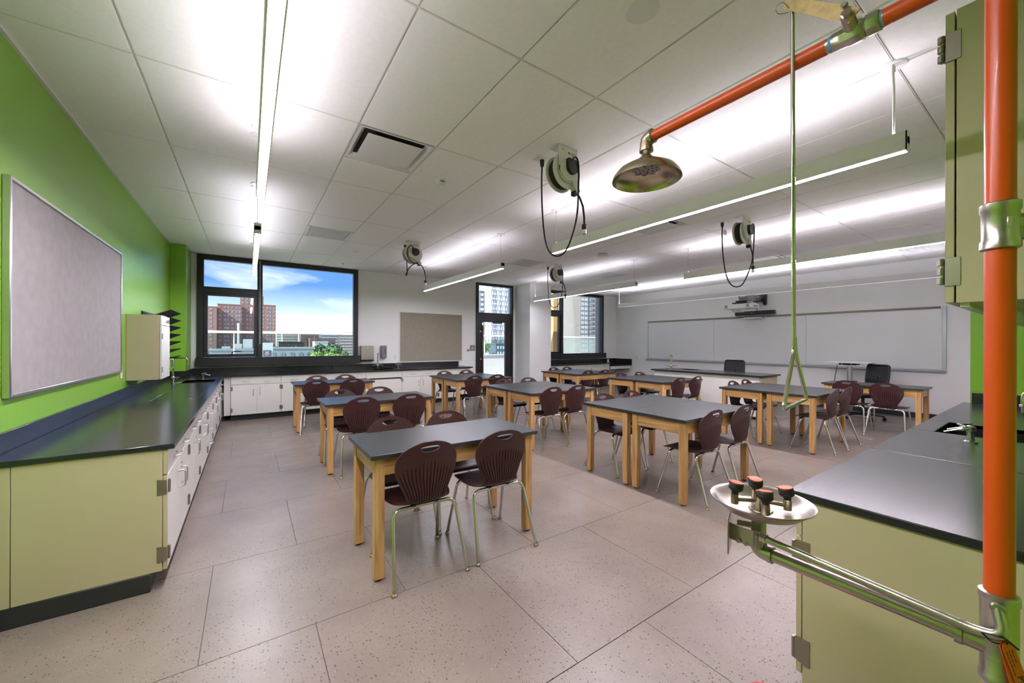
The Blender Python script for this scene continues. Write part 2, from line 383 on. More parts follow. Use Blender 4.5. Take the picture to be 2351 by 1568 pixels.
build('return_face', MB().box(6.0, 6.03, -.1, .612, 0, CZ), 'green_paint', wf, smooth=False, label='green painted wall return at the counter end')
struct('baseboard_right', MB().box(X1-.012, X1, .612, Y1, 0, .10, .003), 'toe_black', smooth=False)
struct('baseboard_back', MB().box(4.62, 5.06, Y1-.012, Y1, 0, .10).box(6.25, 6.34, Y1-.012, Y1, 0, .1).box(6.328, 6.34, 8.43, Y1, 0, .1).box(6.328, 7.102, 8.418, 8.43, 0, .1).box(7.09, 7.102, 8.43, 8.5, 0, .1), 'toe_black', smooth=False)
struct('baseboard_left', MB().box(X0, X0+.012, Y0, 2.95, 0, .10), 'toe_black', smooth=False)

# ------------------------------------------------------------------ windows
def pane(name, x0, x1, z0, z1, parent, y=9.185): return build(name, MB().box(x0, x1, y-.004, y+.004, z0, z1), 'window_glass', parent, smooth=False)
def frame_rect(m, x0, x1, z0, z1, w, y0, y1, c=.004):
    m.box(x0, x0+w, y0, y1, z0, z1, c); m.box(x1-w, x1, y0, y1, z0, z1, c); m.box(x0+w, x1-w, y0, y1, z1-w, z1, c); m.box(x0+w, x1-w, y0, y1, z0, z0+w, c)
def reveal(x0, x1, z0, z1, parent):
    m = MB().box(x0, x0+.012, 9.21, WT, z0, z1).box(x1-.012, x1, 9.21, WT, z0, z1).box(x0, x1, 9.21, WT, z1-.02, z1).box(x0, x1, 9.21, WT+.04, z0, z0+.02)
    build('exterior_reveal', m, 'reveal', parent, smooth=False)
def handle(x, z, parent):
    m = MB().box(x-.07, x+.07, 9.1, 9.118, z-.008, z+.022, .006)
    m.tube(fillet([(x-.01, 9.10, z+.015), (x-.01, 9.085, z+.06), (x+.05, 9.075, z+.085), (x+.135, 9.075, z+.07)], .03), .009, 8)
    build('window_handle', m, 'black_plastic', parent)
w1 = MB(); frame_rect(w1, -.785, 2.03, 1.03, 3.05, .098, 9.10, 9.21)
w1.box(.142, .228, 9.09, 9.21, 1.03, 3.05, .004); w1.box(-.70, .142, 9.095, 9.21, 2.335, 2.452, .004)
W1 = struct('window_1', w1, 'black_frame'); W1['label'] = 'large black framed window with casement above the back counter'
build('window_sill', MB().box(-.80, 2.065, 9.03, 9.16, .965, 1.125, .004), 'sill_black', W1)
cs = MB(); frame_rect(cs, -.685, .142, 1.135, 2.345, .056, 9.115, 9.2); cs = build('casement', cs, 'black_frame', W1)
handle(-.25, 1.165, W1)
pane('pane', -.69, .145, 2.45, 2.955, W1); pane('pane', .226, 1.935, 1.125, 2.955, W1); pane('pane', -.632, .09, 1.188, 2.292, cs)
build('light_gap_strip', MB().cyl((.185, 9.075, 1.38), (.185, 9.075, 3.03), .0055, n=8), 'white_plastic', W1)  # white rod added to draw the bright light gap on the mullion
reveal(-.785, 2.03, 1.03, 3.05, W1)
w3 = MB(); frame_rect(w3, 7.15, 9.99, .99, 3.05, .09, 9.10, 9.21)
w3.box(8.065, 8.15, 9.09, 9.21, .99, 3.05, .004); w3.box(7.24, 8.065, 9.095, 9.21, 2.315, 2.44, .004)
W3 = struct('window_2', w3, 'black_frame'); W3['label'] = 'black framed window half hidden behind the white pier'
build('window_sill', MB().box(7.13, 10.04, 9.03, 9.16, .93, 1.095, .004), 'sill_black', W3)
cs = MB(); frame_rect(cs, 7.24, 8.065, 1.08, 2.315, .07, 9.115, 9.2); cs = build('casement', cs, 'black_frame', W3)
pane('pane', 7.23, 8.07, 2.43, 2.97, W3); pane('pane', 8.145, 9.905, 1.07, 2.97, W3); pane('pane', 7.3, 8.0, 1.14, 2.25, cs)
reveal(7.15, 9.99, .99, 3.05, W3)
build('reveal_panel', MB().box(9.90, 9.925, 9.215, WT+.03, 1.0, 3.03), 'grey_panel', W3, smooth=False)
# ------------------------------------------------------------------ glass door with transom
d1 = MB(); d1.box(5.06, 5.13, 9.10, 9.21, 0, 3.05, .003).box(6.19, 6.25, 9.10, 9.21, 0, 3.05, .003).box(5.13, 6.19, 9.10, 9.21, 2.985, 3.05, .003).box(5.13, 6.19, 9.10, 9.21, 2.09, 2.245, .003).box(5.13, 6.19, 9.1, 9.21, 0, .03)
D1 = struct('door_1', d1, 'black_frame'); D1['label'] = 'black framed glass terrace door with transom light'
pane('pane', 5.12, 6.2, 2.24, 2.99, D1)
lf = MB(); lf.box(5.135, 5.245, 9.12, 9.19, .035, 2.085, .003).box(6.0, 6.185, 9.12, 9.19, .035, 2.085, .003).box(5.245, 6.0, 9.12, 9.19, 1.99, 2.085, .003).box(5.245, 6.0, 9.12, 9.19, .035, .24, .003)
lf = build('door_leaf', lf, 'black_frame', D1)
pane('pane', 5.24, 6.005, .235, 1.995, lf, 9.155)
build('door_closer', MB().box(5.56, 5.86, 9.08, 9.12, 1.955, 2.0, .006), 'black_plastic', lf)
build('push_bar', MB().box(5.235, 5.262, 9.07, 9.115, .3, 1.9, .006), 'brass_nickel', lf)
build('lock', MB().cyl((5.19, 9.10, .98), (5.19, 9.12, .98), .022).box(5.165, 5.215, 9.112, 9.121, 1.71, 1.75, .004), 'satin', lf)
reveal(5.06, 6.25, .02, 3.05, D1)
# ================================================================== fixed furniture: cabinets and counters
CT = .83; TH = .03         # counter top height and thickness
def pull_v(m, x, y, z, h=.105):
    m.tube(fillet([(x, y, z), (x, y-.036, z), (x, y-.036, z+h), (x, y, z+h)], .016), .0048, 8)
def pull_h(m, x, y, z, w=.105):
    m.tube(fillet([(x, y, z), (x, y-.034, z), (x+w, y-.034, z), (x+w, y, z)], .016), .0048, 8)
def hinge(x, z, s):
    m = MB().cyl((x, -.006, z), (x, -.006, z+.075), .0065, n=10)
    for k_ in (.018, .037, .056): m.cyl((x, -.006, z+k_-.001), (x, -.006, z+k_+.001), .0072, n=10)
    m.box(min(x, x+s*.022), max(x, x+s*.022), -.0035, .0, z, z+.075, .001); return m
def lock(x, z): return MB().cyl((x, -.008, z), (x, .001, z), .0095, n=14).cyl((x, -.0095, z), (x, -.007, z), .004, n=8)
def base_cabinet(label, loc, rz, w, kind='two', depth=.56, top=CT-TH, name='base_cabinet', group=None, low=False):
    t = thing(name, label, 'cabinet', loc, rz, group, local=True)
    build('body', MB().box(0, w, .021, depth, .105, .58 if low or kind == 'sink' else top, .001), 'cabinet_white', t)
    build('toe_kick', MB().box(0, w, .075, depth, 0, .105), 'toe_black', t)
    zs = .652
    if kind in ('two', 'drawers'):
        d = build('drawer', MB().box(.003, w-.003, 0, .02, zs+.003, top-.004, .0015), 'cabinet_white', t)
        for xx in ((w*.28-.05, w*.72-.05) if w > .62 else (w*.5-.05,)): p = MB(); pull_h(p, xx, 0, zs+.055); build('pull', p, 'satin', d)
        build('lock', lock(w*.86, zs+.115), 'satin', d)
    if kind == 'two':
        for s in (0, 1):
            a, b = (.003, w/2-.0015) if s == 0 else (w/2+.0015, w-.003)
            d = build('door', MB().box(a, b, 0, .02, .11, zs-.003, .0015), 'cabinet_white', t)
            p = MB(); pull_v(p, w/2 + (-.05 if s == 0 else .05), 0, zs-.2); build('pull', p, 'satin', d)
            for z in (.16, .545): build('hinge', hinge(.006 if s == 0 else w-.006, z, 1 if s == 0 else -1), 'hinge_steel', d)
            if s: build('lock', lock(w/2+.05, zs-.06), 'satin', d)
    elif kind == 'drawers':
        for a, b in ((.11, .28), (.286, .456), (.462, zs-.003)):
            d = build('drawer', MB().box(.003, w-.003, 0, .02, a, b, .0015), 'cabinet_white', t)
            p = MB(); pull_h(p, w/2-.05, 0, (a+b)/2); build('pull', p, 'satin', d)
    elif kind == 'sink':
        d = build('apron', MB().box(.003, w-.003, 0, .02, zs-.0, top-.004, .0015), 'cabinet_white', t)
        d = build('knee_panel', MB().prism([(.05, .12), (.075, .12), (.05, zs-.03), (.025, zs-.03)], (.02, 0, 0), (0, 1, 0), (0, 0, 1), (w-.04, 0, 0)), 'cabinet_white', t)
    return t
# left run, facing the room
XL = -.385
edges = [2.975, 3.895, 4.72, 5.57, 6.32, 7.0, 7.75, 8.36]
words = ['nearest', 'second', 'third', 'fourth', 'fifth', 'sixth', 'last']
kinds = ['two', 'two', 'two', 'drawers', 'two', 'two', 'two']
for i in range(7):
    c = base_cabinet('white base cabinet under the long left counter, %s from the camera' % words[i], (XL, edges[i], 0), PI/2, edges[i+1]-edges[i], kinds[i], group='cabinets of the left counter', low=i == 5)
    if i == 0:
        build('end_panel', MB().box(-.018, 0, .021, .58, .105, CT-TH, .0012), 'cabinet_warm_shade', c, label='end panel with warm shade in its colour')
        build('filler_panel', MB().box(-.018, 0, .583, .692, .105, CT-TH, .0012), 'cabinet_warm_shade', c)
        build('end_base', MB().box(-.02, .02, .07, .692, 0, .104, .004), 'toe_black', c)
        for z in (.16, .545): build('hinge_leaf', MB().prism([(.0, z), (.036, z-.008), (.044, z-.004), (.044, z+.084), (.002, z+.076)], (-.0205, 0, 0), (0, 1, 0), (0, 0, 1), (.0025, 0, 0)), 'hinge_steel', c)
        build('door_edge', MB().box(-.0175, .003, .0, .0185, .11, .649, .001).box(-.0175, .003, 0, .0185, .656, .796, .001), 'cabinet_warm_shade', c)
# back run, facing the camera
YB = 8.5
edges = [-.26, .512, 1.285, 2.054, 2.831, 3.696, 4.551]
words = ['leftmost', 'second from the left', 'third from the left', '', 'fifth from the left', 'rightmost']
for i in range(6):
    lab = 'white knee-space sink unit with sloped panel under the back counter' if i == 3 else 'white base cabinet under the back counter, ' + words[i]
    base_cabinet(lab, (edges[i], YB, 0), 0, edges[i+1]-edges[i], 'sink' if i == 3 else 'two', .6, name='sink_unit' if i == 3 else 'base_cabinet', group=None if i == 3 else 'cabinets of the back counter')
solo('filler_panel', 'narrow white filler panel in the corner of the two counters', 'panel', MB().box(-.36, -.263, YB+.03, 8.6, .105, CT-TH, .002), 'cabinet_white')
# run under the right window with a lower desk shelf
edges = [7.12, 7.95, 8.78, 9.6]
for i in range(3):
    base_cabinet('white base cabinet under the right window, ' + ('next to the pier', 'middle one', 'next to the open desk')[i], (edges[i], YB, 0), 0, edges[i+1]-edges[i], 'two', .6, top=.765, group='cabinets of the right window')
# right run, facing the windows (seen only at its near end)
edges = [5.98, 5.06, 4.14, 3.3, 2.56, 1.83]
words = ['farthest', 'fourth', 'third', 'second', 'nearest']
for i in range(5):
    c = base_cabinet('white base cabinet under the right foreground counter, %s' % words[i], (edges[i], .635, 0), PI, edges[i]-edges[i+1], 'two', .73, group='cabinets of the right counter', low=i in (1, 2))
    if i == 4:
        w = edges[i]-edges[i+1]
        build('end_panel', MB().box(w, w+.018, .021, .733, .06, CT-TH, .0012), 'cabinet_warm_shade', c, label='end panel with warm shade in its colour')
        build('door_edge', MB().box(w-.003, w+.0175, .0, .0185, .11, .649, .001).box(w-.003, w+.0175, 0, .0185, .656, .796, .001), 'cabinet_warm_shade', c)
        for z in (.16, .545):
            m = MB(); m.prism([(-.008, z), (.03, z-.014), (.046, z-.014), (.046, z+.09), (.0, z+.09), (-.008, z+.08)], (w+.018, 0, 0), (0, 1, 0), (0, 0, 1), (.0025, 0, 0))
            m.cyl((w+.014, -.008, z), (w+.014, -.008, z+.082), .008, n=12)
            build('hinge_leaf', m, 'hinge_steel', c)
# upper cabinets over the right counter
edges = [1.83, 2.74, 3.65, 4.56]; words = ['nearest', 'middle', 'farthest']
for i in range(3):
    a, b = edges[i], edges[i+1]; w = b-a
    t = thing('wall_cabinet', 'wall cabinet above the right foreground counter, %s one' % words[i], 'cabinet', (b, .24, 1.545), PI, 'wall cabinets', local=True)
    build('body', MB().box(0, w, .024, .338, .0, .92, .0012), 'cabinet_warm_shade' if i == 0 else 'cabinet_white', t)
    build('bottom_rail', MB().box(.02, w-.02, .03, .05, -.012, 0).box(.02, w-.02, .10, .112, -.006, 0), 'cabinet_white', t)
    for s in (0, 1):
        x0, x1 = (.002, w/2-.0015) if s == 0 else (w/2+.0015, w-.002)
        d = build('door', MB().box(x0, x1, 0, .02, .002, .918, .0015), 'cabinet_warm_shade' if i == 0 else 'cabinet_white', t)
        for z in (.06, .77):
            m = hinge(.006 if s == 0 else w-.006, z, 1 if s == 0 else -1)
            if i == 0 and s == 1:
                m.box(w-.004, w+.0025, .0, .034, z-.006, z+.084, .001)
                for k_ in range(3): m.cyl((w-.001, -.009, z+.002+k_*.03), (w-.001, -.009, z+.022+k_*.03), .0085, n=12)
            build('hinge', m, 'hinge_steel', d)
        p = MB(); pull_v(p, w/2+(-.05 if s == 0 else .05), 0, .05); build('pull', p, 'satin', d)
# ------------------------------------------------------------------ countertops with backsplashes, sinks
def slab(m, x0, x1, y0, y1, hole=None, z1=CT, th=TH, c=.003):
    if not hole: m.box(x0, x1, y0, y1, z1-th, z1, c); return
    a, b, d, e_ = hole
    m.box(x0, a, y0, y1, z1-th, z1, c); m.box(b, x1, y0, y1, z1-th, z1, c); m.box(a, b, y0, d, z1-th, z1, c); m.box(a, b, e_, y1, z1-th, z1, c)
def basin(parent, a, b, c, d, z=CT-.004, dp=.2):
    t = .008
    m = MB().box(a-t, b+t, c-t, d+t, z-dp-t, z-dp).box(a-t, a, c-t, d+t, z-dp, z).box(b, b+t, c-t, d+t, z-dp, z).box(a-t, b+t, c-t, c, z-dp, z).box(a-t, b+t, d, d+t, z-dp, z)
    o = build('sink_basin', m, 'resin_edge', parent, smooth=False)
    build('drain', MB().lathe([(0, z-dp+.003), (.03, z-dp+.003), (.04, z-dp)], ((a+b)/2, (c+d)/2, 0), 16), 'chrome', o)
t = thing('countertop', 'long black resin countertop along the green left wall', 'countertop', (-.7, 5.6, CT-TH))
m = MB(); slab(m, X0, -.352, 2.945, 5.2)
build('slab', m, 'resin_black', t); m = MB(); slab(m, X0, -.352, 5.202, 8.427, (-.80, -.43, 7.16, 7.72)); build('slab', m, 'resin_black', t)
basin(t, -.80, -.43, 7.16, 7.72)
m = MB()
for a, b in ((2.945, 4.15), (4.153, 6.0), (6.003, 8.43)): m.box(X0, X0+.02, a, b, CT, CT+.105, .002)
build('backsplash', m, 'resin_black', t); build('backsplash', MB().box(X0, -.87, 8.41, 8.43, CT, CT+.105, .002).box(-.87, -.85, 8.41, 9.13, CT, CT+.105, .002), 'resin_black', t)
m = MB()
for k_ in range(5): m.box(-.86+.0*k_, -.80, 7.22+k_*.05, 7.24+k_*.05, CT, CT+.0012)
build('drain_grooves', m, 'satin', t)
t = thing('countertop', 'black resin countertop below the big left window', 'countertop', (2, 8.8, CT-TH))
m = MB(); slab(m, -.85, 1.29, 8.455, 9.13); m.box(-.85, -.352, 8.43, 8.456, CT-TH, CT); build('slab', m, 'resin_black', t)
m = MB(); slab(m, 1.292, 4.60, 8.455, 9.13, (2.25, 2.72, 8.56, 8.92)); build('slab', m, 'resin_black', t); basin(t, 2.25, 2.72, 8.56, 8.92)
build('backsplash', MB().box(-.85, 1.5, 9.13, 9.15, CT, CT+.105, .002).box(1.503, 4.54, 9.13, 9.15, CT, CT+.105, .002), 'resin_black', t)
t = thing('countertop', 'black resin countertop below the right window beside the pier', 'countertop', (9, 8.8, .78))
m = MB(); slab(m, 7.10, 9.62, 8.455, 9.13, None, .795); build('slab', m, 'resin_black', t)
m = MB(); slab(m, 9.62, 10.64, 8.455, 9.13, None, .71); build('desk_slab', m, 'resin_black', t)
build('backsplash', MB().box(7.10, 10.64, 9.13, 9.15, .71, .90, .002).box(10.63, 10.65, 8.455, 9.13, .71, .895, .002), 'resin_black', t)
build('desk_apron', MB().box(9.63, 10.60, 8.475, 8.495, .585, .675, .002).box(10.58, 10.60, 8.475, 9.1, .585, .675), 'cabinet_white', t)
build('outlet', MB().box(10.19, 10.28, 9.122, 9.132, .75, .87, .003), 'white_plastic', t)
t = thing('countertop', 'black resin countertop in the right foreground behind the orange pole', 'countertop', (4, .3, CT-TH))
m = MB(); slab(m, 1.80, 2.9, -.1, .66); m2 = MB(); slab(m2, 2.902, 5.998, -.1, .66, (3.80, 4.36, .15, .545))
build('slab', m, 'resin_black', t); build('slab', m2, 'resin_black', t); basin(t, 3.80, 4.36, .15, .545)
build('backsplash', MB().box(1.80, 5.98, -.1, -.08, CT, CT+.105, .002).box(5.98, 6.0, -.1, .6, CT, CT+.105, .002), 'resin_black', t)
# ------------------------------------------------------------------ faucets and gas turrets
def faucet(label, loc, rz, h=.37, reach=.16):
    t = thing('lab_faucet', label, 'faucet', loc, rz, 'lab faucets', local=True)
    build('base', MB().lathe([(.026, 0), (.026, .012), (.018, .016), (.018, .06), (.022, .065), (.022, .085), (.014, .10)], n=16), 'chrome', t)
    build('column', MB().cyl((0, 0, .09), (0, 0, h-.02), .0125, n=12).lathe([(.012, h-.03), (.019, h-.022), (.019, h), (.012, h+.008)], n=14), 'chrome', t)
    p = fillet([(0, 0, h-.012), (0, -reach, h-.012), (0, -reach, h-.10)], .05, 6); build('spout', MB().tube(p, .0085, 10), 'chrome', t)
    build('nozzle', MB().lathe([(.008, 0), (.014, -.006), (.014, -.018), (.007, -.022), (.006, -.05), (.004, -.06)], (0, -reach, h-.095), 12), 'satin', t)
    for s in (-1, 1):
        hn = MB().cyl((0, 0, .075), (s*.06, 0, .078), .008, n=10); hn.tube([(s*.05, 0, .08), (s*.075, -.02, .078), (s*.12, -.06, .07)], [.008, .007, .006], 8, flat=.6)
        build('lever', hn, 'chrome', t)
    return t
faucet('chrome swing-spout lab faucet at the left counter sink', (-.89, 7.29, CT), PI/2)
faucet('chrome lab faucet at the back counter sink below the soap dispenser', (2.43, 8.99, CT), -.25, .34, .13)
faucet('chrome lab faucet on the teacher desk', (7.97, 5.24, CT), PI*.62, .33, .13)
faucet('chrome lab faucet at the right picture edge behind the orange pole', (4.08, .03, CT), PI, .30, .17)
def turret(label, loc, rz, sc=1.):
    t = thing('gas_turret', label, 'gas tap', loc, rz, 'gas turrets', local=True)
    build('base', MB().lathe([(.03*sc, 0), (.03*sc, .008), (.017*sc, .014), (.017*sc, .065), (.023*sc, .07), (.023*sc, .095), (.012*sc, .102)], n=16), 'chrome', t)
    for s in (-1, 1):
        m = MB().cyl((0, 0, .082), (s*.05*sc, -.03*sc, .082), .010*sc, n=10)
        m.cyl((s*.045*sc, -.028*sc, .082), (s*.06*sc, -.10*sc, .055), .008*sc, .0045*sc, n=10); build('nozzle', m, 'chrome', t)
        build('lever', MB().box(-.045*sc, .045*sc, -.008, .008, 0, .007, .002, m=Matrix.Translation((s*.045*sc, -.028*sc, .10)) @ Matrix.Rotation(s*.5, 4, 'Z')), 'chrome', t)
    return t
turret('chrome gas turret at the front edge of the left counter sink', (-.60, 7.78, CT), PI/2)
turret('chrome gas turret on the back counter below the pinboard', (2.83, 8.78, CT), 0)
turret('chrome gas turret beside the right foreground sink', (3.55, .36, CT), PI)
# ================================================================== tables and chairs
TZ = .757
def make_table():
    t = thing('lab_table', '', 'table', local=True, group='science tables')
    build('tabletop', MB().box(-.61, .61, -.306, .306, TZ-.027, TZ, .002), 'table_black', t)
    a, b, w = .58, .277, .058
    for sx in (-1, 1):
        for sy in (-1, 1):
            x0, x1 = sorted((sx*a, sx*(a-w))); y0, y1 = sorted((sy*b, sy*(b-w)))
            l = build('leg', MB().box(x0, x1, y0, y1, .012, TZ-.027, .002), 'wood_z', t)
            build('foot_pad', MB().cyl(((x0+x1)/2, (y0+y1)/2, 0), ((x0+x1)/2, (y0+y1)/2, .013), .021, n=12), 'black_rubber', l)
    for sy in (-1, 1):
        y0, y1 = sorted((sy*(b-.008), sy*(b-.03))); build('apron', MB().box(-a+w, a-w, y0, y1, TZ-.135, TZ-.028, .002), 'wood_x', t)
    for sx in (-1, 1):
        x0, x1 = sorted((sx*(a-.008), sx*(a-.03))); build('apron', MB().box(x0, x1, -b+w, b-w, TZ-.135, TZ-.028, .002), 'wood_y', t)
    return t
T0 = make_table(); first = [True]
def table(x, y, rz, label):
    if first[0]: first[0] = False; T0.location = (x, y, 0); T0.rotation_euler = (0, 0, rz); T0['label'] = label; return T0
    return dup(T0, (x, y, 0), rz, label)
# moulded shell: an open profile swept with a varying width, ribbed on the outer face
def catmull(P, n):
    out = []
    for i in range(len(P)-1):
        p0, p1, p2, p3 = P[max(i-1, 0)], P[i], P[i+1], P[min(i+2, len(P)-1)]
        for k_ in range(n):
            t = k_/n; out.append(tuple(.5*((2*b)+(-a+c)*t+(2*a-5*b+4*c-d)*t*t+(-a+3*b-3*c+d)*t**3) for a, b, c, d in zip(p0, p1, p2, p3)))
    out.append(P[-1]); return out
#        y      z     half-width  edge lift (towards the sitter)
SEAT = [(.222, .424, .150, .0), (.212, .440, .185, -.002), (.17, .450, .205, .0), (.08, .447, .212, .004), (-.01, .439, .205, .008), (-.08, .435, .178, .010), (-.125, .442, .145, .012), (-.15, .462, .126, .014)]
BACK = [(-.15, .462, .126, .014), (-.160, .50, .134, .020), (-.163, .55, .158, .028), (-.168, .61, .186, .034), (-.174, .665, .197, .036), (-.182, .715, .191, .032), (-.190, .762, .165, .024), (-.196, .796, .124, .014), (-.199, .816, .080, .006), (-.201, .826, .036, .002)]
def shell_mesh(P, nsub, ncol, ribs):
    C = catmull(P, nsub); K = len(C); fr = []; bk = []; th = .0075
    for i, (y, z, w, lift) in enumerate(C):
        a, b = C[max(i-1, 0)], C[min(i+1, K-1)]; d = Vector((0, b[0]-a[0], b[1]-a[1])).normalized()
        nrm = Vector((0, -d.z, d.y))                     # to the outer side (below the seat / behind the back)
        if nrm.z > 0 and not ribs: nrm = -nrm
        if ribs and nrm.y > 0: nrm = -nrm
        for j in range(ncol+1):
            u = -1 + 2*j/ncol; p = Vector((u*w, y, z)) - nrm*lift*u*u
            t = th
            if ribs:
                top = .708 - .085*u*u; e_ = max(0., min(1., (top-z)/.03)) * max(0., min(1., (1-abs(u))/.07)) * max(0., min(1., (z-.462)/.012))
                ph = abs(((u*8.5) % 1.0) - .5)*2
                t = th + e_*(.0085*(min(1., ph*1.6))**.6 - .004)
            rim = max(0., (abs(u)-.93)/.07); t *= 1 - .25*rim
            fr.append(p); bk.append(p + nrm*t)
    n = ncol+1; off = len(fr); f = []
    for i in range(K-1):
        for j in range(ncol):
            q = i*n+j; f.append((q, q+1, q+n+1, q+n)); f.append((off+q, off+q+n, off+q+n+1, off+q+1))
        f.append((i*n, (i+1)*n, off+(i+1)*n, off+i*n)); q = i*n+ncol; f.append((q, off+q, off+q+n, q+n))
    for j in range(ncol):
        f.append((j, off+j, off+j+1, j+1)); q = (K-1)*n+j; f.append((q, q+1, off+q+1, off+q))
    return MB().add(fr+bk, f)
def make_chair():
    t = thing('shell_chair', '', 'chair', local=True, group='burgundy classroom chairs')
    build('seat', shell_mesh(SEAT, 4, 20, False), 'chair_shell', t, angle=60)
    b = build('backrest', shell_mesh(BACK, 4, 102, True), 'chair_shell', t, angle=50)
    lens = [(.062*math.cos(q), (.012 if math.sin(q) > 0 else .026)*math.sin(q)*(1 if math.sin(q) > 0 else 1)) for q in [2*PI*i/28 for i in range(28)]]
    cut = build('cutter', MB().prism(lens, (0, -.3, .787), (1, 0, 0), (0, 0, 1), (0, .25, 0)), 'chair_shell', t)
    md = b.modifiers.new('slot', 'BOOLEAN'); md.object = cut; md.operation = 'DIFFERENCE'; md.solver = 'EXACT'
    bpy.context.view_layer.update()
    me = bpy.data.meshes.new_from_object(b.evaluated_get(bpy.context.evaluated_depsgraph_get())); b.modifiers.clear(); b.data = me
    me.shade_smooth(); me.set_sharp_from_angle(angle=math.radians(50)); bpy.data.objects.remove(cut)
    for sy, fy, ty, tz in ((-1, -.245, -.105, .418), (1, .245, .125, .424)):
        for sx in (-1, 1):
            p = fillet([(sx*.228, fy, .012), (sx*.196, ty + (fy-ty)*.06, tz), (0, ty, tz)], .055, 6)
            l = build('leg', MB().tube(p, .0112, 12), 'chrome', t)
            build('glide', MB().lathe([(.017, 0), (.018, .004), (.015, .011), (.009, .016), (.009, .03)], (sx*.2285, fy, 0), 14), 'brass_nickel', l)
    build('underframe', MB().box(-.085, -.06, -.12, .14, .42, .430).box(.06, .085, -.12, .14, .42, .430), 'black_plastic', t)
    return t
C0 = make_chair(); firstc = [True]
def chair(x, y, rz, label):
    rz += random.uniform(-.035, .035)
    if firstc[0]: firstc[0] = False; C0.location = (x, y, 0); C0.rotation_euler = (0, 0, rz); C0['label'] = label; return
    dup(C0, (x, y, 0), rz, label)
# (x centre, near edge y, number of tables deep, name, near chairs, near y, far chairs, far y)
SETS = [
 (1.195, 2.300, 1, 'the single table nearest the camera', (.905, 1.445), 2.388, (.935, 1.41), 2.90),
 (1.28, 4.475, 1, 'the second single table of the left column', (1.03, 1.565), 4.57, (.955, 1.45), 5.10),
 (1.20, 6.86, 1, 'the last single table of the left column', (.89, 1.43), 6.93, (1.0, 1.48), 7.47),
 (3.70, 1.89, 2, 'the table pair nearest the eyewash', (3.46, 4.015), 2.02, (3.45, 3.95), 2.97),
 (3.655, 4.025, 2, 'the middle table pair of the centre column', (3.41, 3.86), 4.19, (3.48, 3.98), 5.16),
 (3.64, 6.18, 2, 'the rear table pair before the glass door', (3.40, 3.89), 6.37, (3.42, 3.93), 7.36),
 (6.36, 5.97, 2, 'the rear table pair by the right window', (6.12, 6.65), 6.20, (6.17, 6.62), 7.06),
 (6.38, 3.94, 2, 'the table pair before the teacher desk', (6.24, 6.77), 4.10, (6.17, 6.74), 4.98),
 (6.55, 1.865, 2, 'the table pair behind the pull triangle', (6.35, 6.86), 1.97, (6.37, 6.80), 2.92)]
for x, y, n, nm, nc, ny, fc, fy in SETS:
    for k_ in range(n):
        lab = 'black-topped oak lab table, ' + (nm if n == 1 else ('near half of ' if k_ == 0 else 'far half of ') + nm)
        table(x, y+.306+k_*.615, 0, lab)
    for i, cx_ in enumerate(nc): chair(cx_, ny, 0, 'burgundy chair, near side of %s, %s' % (nm, ('left', 'right')[i]))
    for i, cx_ in enumerate(fc): chair(cx_, fy, PI, 'burgundy chair, far side of %s, %s' % (nm, ('left', 'right')[i]))
table(8.44, 1.88, PI/2, 'black-topped oak lab table standing crosswise before the whiteboard')
chair(8.2, 2.12, -PI/2, 'burgundy chair at the crosswise table, left one')
chair(8.22, 1.66, -PI/2, 'burgundy chair at the crosswise table, right one')
# ------------------------------------------------------------------ teacher desk
t = thing('teacher_desk', 'long white teacher desk with black resin top before the whiteboard', 'desk', (8.1, 4.4, 0))
m = MB(); slab(m, 7.70, 8.50, 3.24, 5.58, (8.12, 8.42, 4.75, 5.15)); build('desk_top', m, 'resin_black', t); basin(t, 8.12, 8.42, 4.75, 5.15)
build('front_panel', MB().box(7.76, 7.78, 3.30, 5.52, .06, CT-TH, .002), 'cabinet_white', t)
build('side_panel', MB().box(7.78, 8.45, 3.28, 3.30, .02, CT-TH, .002), 'cabinet_warm_shade', t); build('side_panel', MB().box(7.78, 8.45, 5.52, 5.54, .02, CT-TH, .002), 'cabinet_warm_shade', t)
build('drawer_block', MB().box(7.9, 8.43, 3.31, 3.9, .1, CT-TH-.01, .002), 'cabinet_white', t)
build('plinth', MB().box(7.79, 8.3, 3.32, 5.5, 0, .09), 'toe_black', t)
